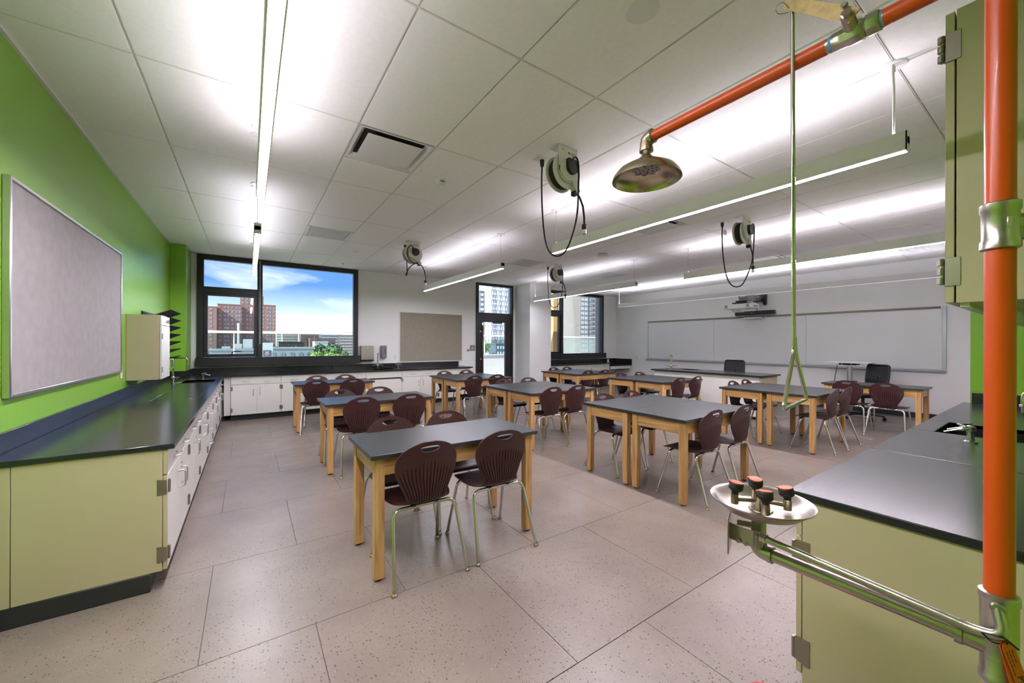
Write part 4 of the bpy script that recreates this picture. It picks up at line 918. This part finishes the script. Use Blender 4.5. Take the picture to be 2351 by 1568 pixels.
build('thread', MB().cyl((PXX, .365, AZ), (PXX, .375, AZ), .0182, n=24), 'steel', t)
build('stem_nut', MB().cyl((PXX-.048, .318, AZ+.018), (PXX-.062, .318, AZ+.024), .011, n=6).cyl((PXX-.05, .322, AZ+.045), (PXX-.06, .322, AZ+.047), .007, n=6), 'brushed', vb)
A, B = Vector((PXX-.046, .305, AZ+.012)), Vector((1.222, .452, 2.352)); d = (B-A).normalized(); up = d.cross(Vector((1, 0, 0))).normalized()
lv = MB(); pts = [A+up*.016, B+up*.014, B+d*.012, B-up*.014, A-up*.016]
lv.v = [p+Vector((s, 0, 0)) for s in (-.002, .002) for p in pts]; lv.f = [(0,1,2,3,4), (9,8,7,6,5)]+[(i, i+5, (i+1) % 5+5, (i+1) % 5) for i in range(5)]
build('lever', lv, 'aged_steel', vb)
# blue tape at the head end, elbow, shower head
build('thread_tape', MB().cyl((PXX, .896, AZ), (PXX, .903, AZ), .0200, n=24).cyl((PXX, .928, 2.146), (PXX, .928, 2.151), .0185, n=24).cyl((PXX, .928, 2.128), (PXX, .928, 2.132), .017, n=24), 'blue_tape', t)
build('head_elbow', MB().tube(fillet([(PXX, .898, AZ), (PXX, .928, AZ), (PXX, .928, 2.148)], .028, 6), [.0235]+[.0225]*6+[.0235]*2, 20).cyl((PXX, .897, AZ), (PXX, .906, AZ), .026, n=24).cyl((PXX, .928, 2.146), (PXX, .928, 2.156), .0255, n=24), 'brass_nickel', t)
hd = build('shower_head', MB().lathe([(.0165, 2.15), (.0165, 2.127), (.02, 2.124), (.034, 2.112), (.036, 2.10), (.036, 2.098), (.075, 2.090), (.105, 2.072), (.122, 2.05), (.126, 2.036), (.124, 2.036), (.119, 2.05), (.102, 2.069), (.074, 2.086), (.03, 2.093), (0, 2.093)], (PXX-.004, .925, 0), 48), 'brass_nickel', t, angle=60)
sp = MB(); pol = []
for i in range(48): q = 2*PI*i/48; r = .046+.006*math.cos(8*q); pol.append((r*math.cos(q), r*math.sin(q)))
sp.prism(pol, (PXX-.004, .925, 2.071), (1, 0, 0), (0, 1, 0), (0, 0, .005)); sp.cyl((PXX-.004, .925, 2.075), (PXX-.004, .925, 2.093), .012, n=14); spd = build('spreader', sp, 'brushed', hd)
m = MB()
for r, n in ((.012, 3), (.026, 6), (.039, 9)):
    for i in range(n): q = 2*PI*i/n+r*20; m.cyl((PXX-.004+r*math.cos(q), .925+r*math.sin(q), 2.0700), (PXX-.004+r*math.cos(q), .925+r*math.sin(q), 2.0712), .0032, n=8)
build('spray_hole', m, 'ink', hd)
# pull rod with triangle
t2 = thing('pull_rod', 'thin steel pull rod with triangular handle hanging from the shower valve', 'pull rod', (1.23, .438, 1.25))
build('rod', MB().tube(fillet([(1.245, .452, 2.348), (1.23, .445, 2.35), (1.23, .443, 2.33), (1.23, .4375, 1.385)], .01, 4), .0052, 10), 'chrome', t2)
build('triangle_handle', MB().tube(fillet([(1.236, .438, 1.435), (1.240, .438, 1.395), (1.372, .455, 1.252), (1.095, .412, 1.252), (1.228, .437, 1.395), (1.228, .437, 1.43)], .022, 5), .0052, 10), 'chrome', t2)
build('cotter_pin', MB().tube(catmull([(1.222, .446, 2.33), (1.20, .455, 2.345), (1.195, .47, 2.34), (1.205, .468, 2.325), (1.222, .45, 2.325)], 4), .0012, 6).tube(catmull([(1.225, .44, 2.35), (1.215, .415, 2.362), (1.212, .40, 2.358), (1.22, .405, 2.348), (1.228, .43, 2.345)], 4), .0012, 6), 'steel', t2)
# eyewash
t3 = thing('eyewash_station', 'stainless eyewash bowl on a swing arm beside the orange pole', 'eyewash', (PXX, .4, .7))
EZ = .805
bd = MB().lathe([(.0245, .735), (.028, .737), (.028, .750), (.0258, .753), (.0258, .897), (.028, .90), (.028, .915), (.0245, .917)], (PXX, PYY, 0), 36)
bd.lathe([(.022, .0), (.021, .045), (.0235, .047), (.0235, .058), (.018, .058)], (PXX, PYY, EZ), 24, (0, 1, 0)); body = build('valve_body', bd, 'brushed', t3)
build('thread_tape', MB().cyl((PXX, PYY, .729), (PXX, PYY, .737), .0225, n=28), 'blue_tape', body)
build('main_arm', MB().cyl((PXX, PYY+.05, EZ), (PXX, .50, EZ), .0175, n=24), 'steel', t3)
build('arm_elbow', MB().tube(fillet([(PXX, .497, EZ), (PXX, .533, EZ), (PXX, .533, .85)], .034, 6), .0215, 20).cyl((PXX, .494, EZ), (PXX, .505, EZ), .0235, n=20), 'steel', t3)
build('riser', MB().cyl((PXX, .533, .845), (PXX, .533, .925), .0195, n=24).cyl((PXX, .545, .872), (PXX-.02, .585, .872), .009, n=12), 'steel', t3)
build('push_bar', MB().tube(fillet([(PXX-.036, .505, .862), (PXX-.036, .115, .838), (PXX-.045, PYY-.01, .85), (PXX-.025, PYY, .895)], .03, 6), .0098, 14), 'steel', t3)
build('bar_nut', MB().cyl((PXX-.036, .497, .862), (PXX-.036, .512, .863), .0135, n=6).cyl((PXX-.036, .517, .863), (PXX-.036, .53, .863), .0125, n=6), 'brushed', t3)
build('push_paddle', MB().box(-.036, .036, -.0016, .0016, 0, .105, .001, m=Matrix.Translation((PXX-.05, .592, .795)) @ Matrix.Rotation(.35, 4, 'Z')).box(PXX-.05, PXX-.047, .525, .592, .828, .876, .001), 'brushed', t3)
build('paddle_bolt', MB().cyl((PXX-.056, .565, .834), (PXX-.047, .565, .834), .007, n=6).cyl((PXX-.055, .545, .832), (PXX-.047, .545, .832), .0055, n=6), 'steel', t3)
build('valve_plug', MB().lathe([(.012, 0), (.012, .014), (.009, .018), (.0, .019)], (PXX-.016, PYY, .893), 16, (-1, -.1, .1)), 'steel', body)
BC = (PXX+.008, .531)
bw = build('bowl', MB().lathe([(0, .9225), (.02, .9225), (.085, .9235), (.098, .927), (.120, .946), (.130, .953), (.1335, .954), (.1335, .951), (.124, .945), (.10, .923), (.088, .9195), (0, .9195)], (BC[0], BC[1], 0), 56), 'steel', t3, angle=60)
build('drain_plate', MB().lathe([(0, .9255), (.03, .9255), (.032, .9235)], (BC[0], BC[1], 0), 24).cyl((BC[0]-.004, BC[1], .9245), (BC[0]-.004, BC[1], .962), .0125, n=20), 'brass_nickel', bw)
m = MB()
for q in (0, 1.6, 3.1, 4.7): m.cyl((BC[0]+.022*math.cos(q+.4), BC[1]+.022*math.sin(q+.4), .9256), (BC[0]+.022*math.cos(q+.4), BC[1]+.022*math.sin(q+.4), .9262), .0035, n=10)
build('drain_hole', m, 'ink', bw)
for k_, q in enumerate((.65, 2.2, 3.75, 5.35)):
    c, s = math.cos(q), math.sin(q); r = .068 if k_ % 2 else .058; px_, py_ = BC[0]+c*r, BC[1]+s*r
    nb = build('nozzle_arm', MB().cyl((BC[0], BC[1], .950), (px_, py_, .944), .0058, n=12).cyl((px_, py_, .932), (px_, py_, .962), .0105, n=18), 'brass_nickel', t3)
    tilt = Matrix.Translation((px_, py_, .962)) @ Matrix.Rotation(.16, 4, Vector((s, -c, 0)))
    hh = build('spray_head', MB().lathe([(.0095, 0), (.0095, .006), (.018, .013), (.0195, .016), (.0195, .022), (.018, .0235), (.0195, .025), (.0195, .031), (.0175, .034)], (0, 0, 0), 24, m=tilt), 'black_rubber', nb)
    build('dust_cap', MB().lathe([(.0172, .033), (.0172, .0358), (.015, .0365), (0, .0367)], (0, 0, 0), 24, m=tilt).box(-.004, .004, .016, .024, .030, .034, .001, m=tilt), 'orange_plastic', nb)
# inspection tag on the eyewash
tg = thing('inspection_tag', 'orange cardboard inspection tag hanging from the eyewash valve', 'tag', (PXX-.04, PYY-.01, .74))
M_ = Matrix.Translation((PXX-.044, PYY-.012, .842)) @ Matrix.Rotation(-.62, 4, 'Z') @ Matrix.Rotation(-.36, 4, 'Y') @ Matrix.Scale(.86, 4)
build('card', MB().prism([(-.013, -.105), (.013, -.105), (.013, -.008), (.007, 0), (-.007, 0), (-.013, -.008)], (0, 0, 0), (1, 0, 0), (0, 0, 1), (0, .0006, 0), m=M_), 'orange_plastic', tg)
build('card', MB().prism([(-.013, -.11), (.013, -.11), (.013, -.008), (.007, 0), (-.007, 0), (-.013, -.008)], (0, .003, 0), (1, 0, 0), (0, 0, 1), (0, .0006, 0), m=M_ @ Matrix.Rotation(.1, 4, 'Y')), 'orange_plastic', tg)
text('handwriting', 'JM', .014, 'ink', tg, M_ @ Matrix.Translation((.002, -.0006, -.088)) @ Matrix.Rotation(PI/2, 4, 'X') @ Matrix.Rotation(-PI/2, 4, 'Z'), .0002)
m = MB()
for k_ in range(3):
    z = -.02
    while z > -.07+k_*.012: l_ = random.uniform(.004, .01); m.box(-.008+k_*.006, -.0068+k_*.006, -.0006, -.0001, z-l_, z, m=M_); z -= l_+.003
build('print_lines', m, 'ink', tg)
build('cable_tie', MB().tube(catmull([(PXX-.052, PYY+.018, .846), (PXX-.058, PYY+.005, .852), (PXX-.05, PYY-.012, .85), (PXX-.043, PYY-.012, .838), (PXX-.046, PYY+.005, .833), (PXX-.052, PYY+.018, .846)], 4), .0012, 6).tube([(PXX-.046, PYY-.012, .848), (PXX-.04, PYY-.026, .835)], .002, 6), 'black_rubber', tg)
# red safety can at the bottom edge
t4 = thing('waste_can', 'red round-topped safety waste can at the bottom picture edge', 'waste can', (1.297, .5, 0))
build('body', MB().lathe([(.095, 0), (.098, .01), (.098, .30), (.101, .305), (.101, .315), (.096, .32)], (1.297, .5, 0), 36), 'red_paint', t4)
build('lid', MB().lathe([(.103, .312), (.103, .322), (.095, .331), (.07, .339), (.03, .344), (0, .345)], (1.297, .5, 0), 36), 'red_paint', t4)
build('foot_pedal', MB().box(1.277, 1.317, .37, .405, .02, .03, .004), 'black_plastic', t4)
# ================================================================== terrace and city outside
struct('terrace', MB().box(-4, 16, WT, 12.15, -.25, -.03), 'terrace_paver', smooth=False)
t = thing('terrace_guard', 'white railed glass balustrade on a pale parapet outside the windows', 'balustrade', (6, 11.8, -.03))
build('parapet', MB().box(-4, 16, 11.72, 11.95, -.03, .98, .01).box(-4, 16, 11.68, 11.99, .98, 1.01, .008), 'parapet', t)
m = MB()
for i in range(40):
    for z in (.3, .62): m.cyl((-3.8+i*.5, 11.715, z), (-3.8+i*.5, 11.722, z), .012, n=8)
build('tie_hole', m, 'grey_plastic', t, kind='stuff')
for i in range(11): build('glass_panel', MB().box(-3.9+i*1.8, -2.105+i*1.8, 11.83, 11.845, 1.01, 1.635), 'guard_glass', t, smooth=False)
for i in range(6): build('post', MB().box(-3.912+i*3.6, -3.888+i*3.6, 11.825, 11.855, 1.01, 1.635, .003), 'rail_white', t)
build('top_rail', MB().box(-4, 16, 11.79, 11.89, 1.645, 1.70, .008), 'rail_white', t)
t = thing('facade_fin', 'tan vertical facade fin outside the right window', 'facade panel', (8.5, 9.95, -.03))
build('fin_board', MB().box(8.38, 8.56, 9.85, 10.05, -.03, 3.4, .004), 'tan_panel', t); build('fin_edge', MB().box(8.56, 8.60, 9.86, 10.04, -.03, 3.4, .004), 'grey_panel', t)
# city
def bmat(n, c, var=.06): mat(n, c, .85, var=var, vscale=.25)
bmat('brick_red', S(140, 108, 97)); bmat('brick_brown', S(122, 103, 96)); bmat('tan_stone', S(172, 166, 150)); bmat('grey_stone', S(126, 126, 126)); bmat('slate_blue', S(92, 103, 118)); bmat('salmon', S(144, 102, 93)); bmat('pale_white', S(188, 190, 193)); bmat('pale_grey', S(150, 156, 162))
bmat('glass_tower', S(150, 166, 176)); bmat('yellow_brick', S(196, 164, 86)); bmat('tank_wood', S(150, 140, 130)); bmat('street', S(150, 156, 150))
mat('win_dark', S(74, 82, 96), .3, spec=.5, var=.4, vscale=.8); mat('win_pale', S(196, 212, 224), .3, spec=.5, var=.15, vscale=.6); mat('win_mid', S(120, 134, 150), .3, spec=.5, var=.35, vscale=.7)
def building(name, label, x0, x1, y, dep, ztop, wall, win='win_dark', fh=2.9, cols=(0.,), ww=1.1, wh=1.4, zbot=-34, side=None, ledge=None, cat='building', parent=None):
    t = parent or thing(name, label, cat, ((x0+x1)/2, y+dep/2, zbot), group='city buildings')
    build('walls', MB().box(x0, x1, y, y+dep, zbot, ztop), wall, t, smooth=False)
    m = MB(); nfl = int((ztop-zbot-1)/fh)
    for f_ in range(nfl):
        z = ztop-1.2-f_*fh-wh
        if z < -14: break
        for c in cols: m.box(x0+c-ww/2, x0+c+ww/2, y-.12, y+.05, z, z+wh)
        if side:
            for c in side: m.box(x0-.12, x0+.05, y+c-ww/2, y+c+ww/2, z, z+wh)
    build('windows', m, win, t, smooth=False, kind='stuff')
    build('parapet', MB().box(x0-.2, x1+.2, y-.2, y+.15, ztop-.1, ztop+.5).box(x0-.2, x0+.15, y, y+dep, ztop-.1, ztop+.5), ledge or wall, t, smooth=False)
    return t
lin = lambda a, b, n: [a+(b-a)*i/(n-1) for i in range(n)]
# brick housing slab: four joined blocks
t = thing('brick_tower', 'tall red-brown brick apartment tower seen through the big window', 'building', (-5, 345, -34), group='city buildings')
building('', '', -34, -17.5, 322, 22, 25.2, 'brick_red', 'win_mid', 2.85, [2.5, 4.2, 8.4, 10, 13.4], 1.5, 1.4, parent=t, ledge='pale_white')
building('', '', -17.5, -4.0, 330, 20, 27.4, 'brick_red', 'win_mid', 2.85, [1.2, 4.2, 5.8, 8.2, 10.6, 12.2], 1.25, 1.4, parent=t)
building('', '', -5.0, 9.0, 335, 20, 34.5, 'brick_red', 'win_mid', 3.0, [1.5, 4.2, 6.2, 8.6, 10.4], 1.1, 1.4, parent=t)
building('', '', 7.0, 16.4, 331, 20, 28.2, 'brick_red', 'win_mid', 2.85, [1.6, 4.4, 6.0, 8.2], 1.1, 1.4, parent=t)
building('white_block', 'narrow white block right of the brick tower', 26.5, 31.5, 520, 20, 13.0, 'pale_white', 'win_mid', 3, [1, 2.6, 4.2], 1)
building('tan_block', 'pale tan apartment block with white window bays', 31.5, 47, 505, 20, 12.9, 'tan_stone', 'win_mid', 3, lin(1, 14.5, 9), 1)
building('brown_block', 'grey-brown brick block in the middle of the skyline', 47, 67, 480, 20, 12.6, 'brick_brown', 'win_dark', 3, lin(1.5, 18, 9), 1)
building('slate_block', 'slate blue modern block with a grid of pale windows', 65, 82, 460, 20, 12.2, 'slate_blue', 'win_pale', 3.2, lin(1, 16, 12), .9, 1.8)
building('salmon_block', 'salmon brick block at the right edge of the big window', 82, 100, 455, 20, 12.4, 'salmon', 'win_pale', 3.2, lin(1.2, 16.8, 11), 1, 1.8)
building('salmon_hall', 'low salmon brick hall with tall narrow windows', 38.5, 56.5, 330, 16, 4.6, 'salmon', 'win_dark', 6.5, lin(1, 17, 13), .55, 4.8)
building('brown_hall', 'low brown brick hall before the tan apartment block', 20, 38, 360, 14, 1.6, 'brick_brown', 'win_mid', 3, lin(1, 17, 9), 1)
building('white_villa', 'white stepped house among the trees', 30, 36.5, 235, 10, 1.6, 'pale_white', 'win_dark', 3, [1.5, 3], .8)
building('white_annex', 'low white annex beside the white stepped house', 25, 42, 238, 9, -1.5, 'pale_white', 'win_mid', 3, [3, 5, 9, 12, 15], 1.2)
building('grey_school', 'low pale grey building with tall window groups below the railing', 4.2, 16.5, 132, 16, -.35, 'pale_grey', 'win_mid', 5, [1.4, 2.0, 3.8, 4.4, 6.2, 6.8, 8.4, 9.0, 10.8, 11.4], .42, 2.6)
building('grey_depot', 'grey depot with white rooftop units before the brick tower', -9.2, 1.5, 140, 12, -.9, 'pale_grey', 'win_mid', 5, [2.0, 2.8, 3.6], .5, 2)
t = thing('rooftop_unit', 'white rooftop ventilation unit above the grey depot', 'ventilation', (-1.2, 143, -1))
build('housing', MB().box(-3.4, -1.6, 141, 143, -.9, 1.0).box(-1.4, 1.0, 141, 144, -.9, 2.4).box(-6.5, -4.5, 141, 143, -.9, .2), 'pale_white', t, smooth=False); build('flue', MB().cyl((-2.5, 142, -.5), (-2.5, 142, 7.2), .3, n=10), 'pale_white', t)
t = thing('mural_wall', 'pale wall with a dark mural panel showing a red smile', 'wall', (4.0, 120, -34))
build('wall_slab', MB().box(2.9, 5.35, 120, 126, -34, 1.35), 'pale_white', t, smooth=False)
build('mural_panel', MB().box(3.15, 4.95, 119.9, 120.0, -2.2, -.6), 'win_dark', t, smooth=False)
arc = lambda r0, r1, a0, a1, n: [(r1*math.cos(a0+(a1-a0)*i/n), r1*math.sin(a0+(a1-a0)*i/n)) for i in range(n+1)]+[(r0*math.cos(a1-(a1-a0)*i/n), r0*math.sin(a1-(a1-a0)*i/n)) for i in range(n+1)]
build('red_arc', MB().prism(arc(.52, .66, PI+.15, 2*PI-.15, 12), (4.03, 119.85, -1.5), (1, 0, 0), (0, 0, 1), (0, .05, 0)), 'red_paint', t)
build('blue_face', MB().prism(arc(.0, .52, PI, 2*PI, 12), (4.03, 119.86, -1.42), (1, 0, 0), (0, 0, 1), (0, .04, 0)), 'pale_grey', t)
build('white_blob', MB().prism(arc(0, .2, 0, 2*PI, 12), (3.85, 119.84, -1.15), (1, 0, 0), (0, 0, 1), (0, .05, 0)).prism(arc(0, .2, 0, 2*PI, 12), (4.25, 119.84, -1.15), (1, 0, 0), (0, 0, 1), (0, .05, 0)), 'pale_white', t)
build('red_spot', MB().prism(arc(0, .13, 0, 2*PI, 12), (4.05, 119.83, -1.55), (1, 0, 0), (0, 0, 1), (0, .05, 0)), 'red_paint', t)
# towers seen through the door and the right window
t = building('white_tower', 'tall white panelled tower seen through the glass door', 120, 136, 198, 30, 62, 'pale_white', 'win_mid', 3.0, [1.5, 3.0, 6.5, 10.5, 13.5], .9, 2.0, side=lin(3, 27, 8))
m = MB()
for f_ in range(26):
    for c in range(9): m.box(120+c*1.8+(f_ % 2)*.6, 120.12+c*1.8+(f_ % 2)*.6, 197.9, 198.05, 60-f_*3, 63-f_*3)
    m.box(120, 136, 197.9, 198.05, 60-f_*3, 60.15-f_*3)
build('panel_joints', m, 'grey_stone', t, smooth=False, kind='stuff')
building('dark_podium', 'dark podium block at the foot of the white tower', 117, 134, 188, 8, 0.9, 'slate_blue', 'win_pale', 3.2, lin(1.5, 15, 8), .9, 1.6)
building('slim_tower', 'slim grey tower edge left of the white tower', 117.0, 119.6, 206, 12, 33, 'slate_blue', 'win_pale', 3, [.8, 1.8], .8)
building('glass_tower', 'pale glass tower left of the blue gap in the right window', 172, 189.9, 205, 30, 90, 'glass_tower', 'win_dark', 3.1, [6, 11.5, 16.8], .35, 1.5, side=lin(3, 27, 7))
building('glass_podium', 'blue grey podium below the pale glass tower', 168, 175.5, 196, 8, -1.5, 'slate_blue', 'win_mid', 4, lin(1, 24, 12), 1, 2)
t = building('balcony_tower', 'grey apartment tower with balconies in the right window', 176, 190.5, 180, 24, 80, 'grey_stone', 'win_pale', 3.0, [1.1, 2.6, 4.4, 5.8, 8.6, 10.2], .9, 1.9)
m = MB()
for f_ in range(30): m.box(183.6, 188, 178.6, 180, 78-f_*3, 78.25-f_*3); m.box(183.6, 188, 178.6, 178.7, 78.2-f_*3, 79.1-f_*3)
build('balconies', m, 'pale_grey', t, smooth=False, kind='stuff'); build('brick_pier', MB().box(188.2, 190.6, 179.5, 180.1, -34, 80), 'tan_stone', t, smooth=False); build('grey_strip', MB().box(182.2, 183.2, 179.7, 180.1, -34, 80), 'slate_blue', t, smooth=False)
building('yellow_block', 'yellow brick block with two water tanks on its roof', 212, 219.5, 230, 14, 11.6, 'yellow_brick', 'win_mid', 3.2, lin(1, 6.5, 4), 1)
building('grey_midrise', 'grey mid-rise beside the yellow block', 219.8, 232, 229, 14, 12.4, 'grey_stone', 'win_dark', 3, lin(1, 11, 6), 1.1)
for i, (x, z0, z1, r) in enumerate(((218.3, 12.8, 17.0, 2.4), (224.2, 13.2, 15.4, 2.0))):
    t = thing('water_tank', ('larger' if i == 0 else 'smaller') + ' wooden rooftop water tank in the blue gap', 'water tank', (x, 232, 11.6))
    build('tank', MB().cyl((x, 232, z0), (x, 232, z1), r, n=20), 'tank_wood', t); build('roof', MB().lathe([(r*1.05, z1), (0, z1+1.1)], (x, 232, 0), 20), 'tan_stone', t)
    m = MB()
    for s in (-1, 1): m.box(x+s*r*.6-.15, x+s*r*.6+.15, 231, 233, 11.5, z0)
    build('stand', m, 'slate_blue', t, smooth=False)
building('distant_block', 'hazy distant block low on the skyline through the door', 330, 352, 560, 12, 14, 'pale_grey', 'win_mid', 3.2, lin(1, 20, 9), 1)
solo('street_ground', 'flat grey city ground far below the terrace', 'ground', MB().box(-400, 900, 40, 900, -36, -34), 'street', smooth=False)
# trees
mat('leaf_a', S(112, 140, 84), .7, var=.3, vscale=.8); mat('leaf_b', S(150, 172, 92), .7, var=.25, vscale=.8); mat('leaf_c', S(84, 112, 78), .7, var=.3, vscale=.8); mat('bark', S(92, 80, 68), .9)
def tree(label, x, y, z, r, h, leaf):
    t = thing('tree', label, 'tree', (x, y, z-h), group='trees below the terrace'); m = MB()
    cl = [(random.uniform(-.6, .6)*r, random.uniform(-.6, .6)*r, random.uniform(-.5, .45)*r, random.uniform(.4, .62)*r) for _ in range(9)]
    for _ in range(520):
        a, b, c, q = random.choice(cl); d = Vector((random.gauss(0, 1), random.gauss(0, 1), random.gauss(0, 1))).normalized()
        p = Vector((x+a, y+b, z+c))+d*q*random.uniform(.75, 1.05); n = (d+Vector((random.gauss(0, .5), random.gauss(0, .5), random.gauss(0, .5)))).normalized(); u = n.orthogonal().normalized(); w = n.cross(u); s_ = r*random.uniform(.08, .15)
        m.add([p-u*s_-w*s_*.6, p+u*s_-w*s_*.6, p+u*s_*.7+w*s_, p-u*s_*.7+w*s_], [(0, 1, 2, 3)])
    build('foliage', m, leaf, t, smooth=False); build('trunk', MB().cyl((x, y, z-h), (x, y, z), .12*r, .05*r, n=8), 'bark', t)
for lab, x, y, z, r, lf_ in (('bright yellow-green tree before the brick tower', -17, 165, -2.2, 3.0, 'leaf_b'), ('green tree left of the salmon hall', 17.5, 150, -2.4, 2.2, 'leaf_a'), ('dark green tree in front of the salmon hall', 21, 160, -1.9, 2.9, 'leaf_c'),
    ('light green tree at the bottom of the big window', 17.2, 130, -3.2, 2.4, 'leaf_b'), ('round green tree below the white house', 23.5, 150, -3.2, 3.0, 'leaf_a'), ('yellow-green tree at the lower right of the big window', 22.5, 135, -3.8, 2.4, 'leaf_b'), ('dark tree right of the white house', 27.5, 160, -1.6, 3.0, 'leaf_c'),
    ('light tree at the right edge of the big window', 27, 145, -3.6, 2.6, 'leaf_a'), ('small green tree behind the grey school', 14.2, 170, -1.6, 2.0, 'leaf_c'), ('small bright tree right of the mural wall', 8.2, 168, -1.4, 1.6, 'leaf_b'), ('green tree seen through the lower door glass', 108, 186, -1.0, 3.4, 'leaf_a')): tree(lab, x, y, z, r, 34+z, lf_)
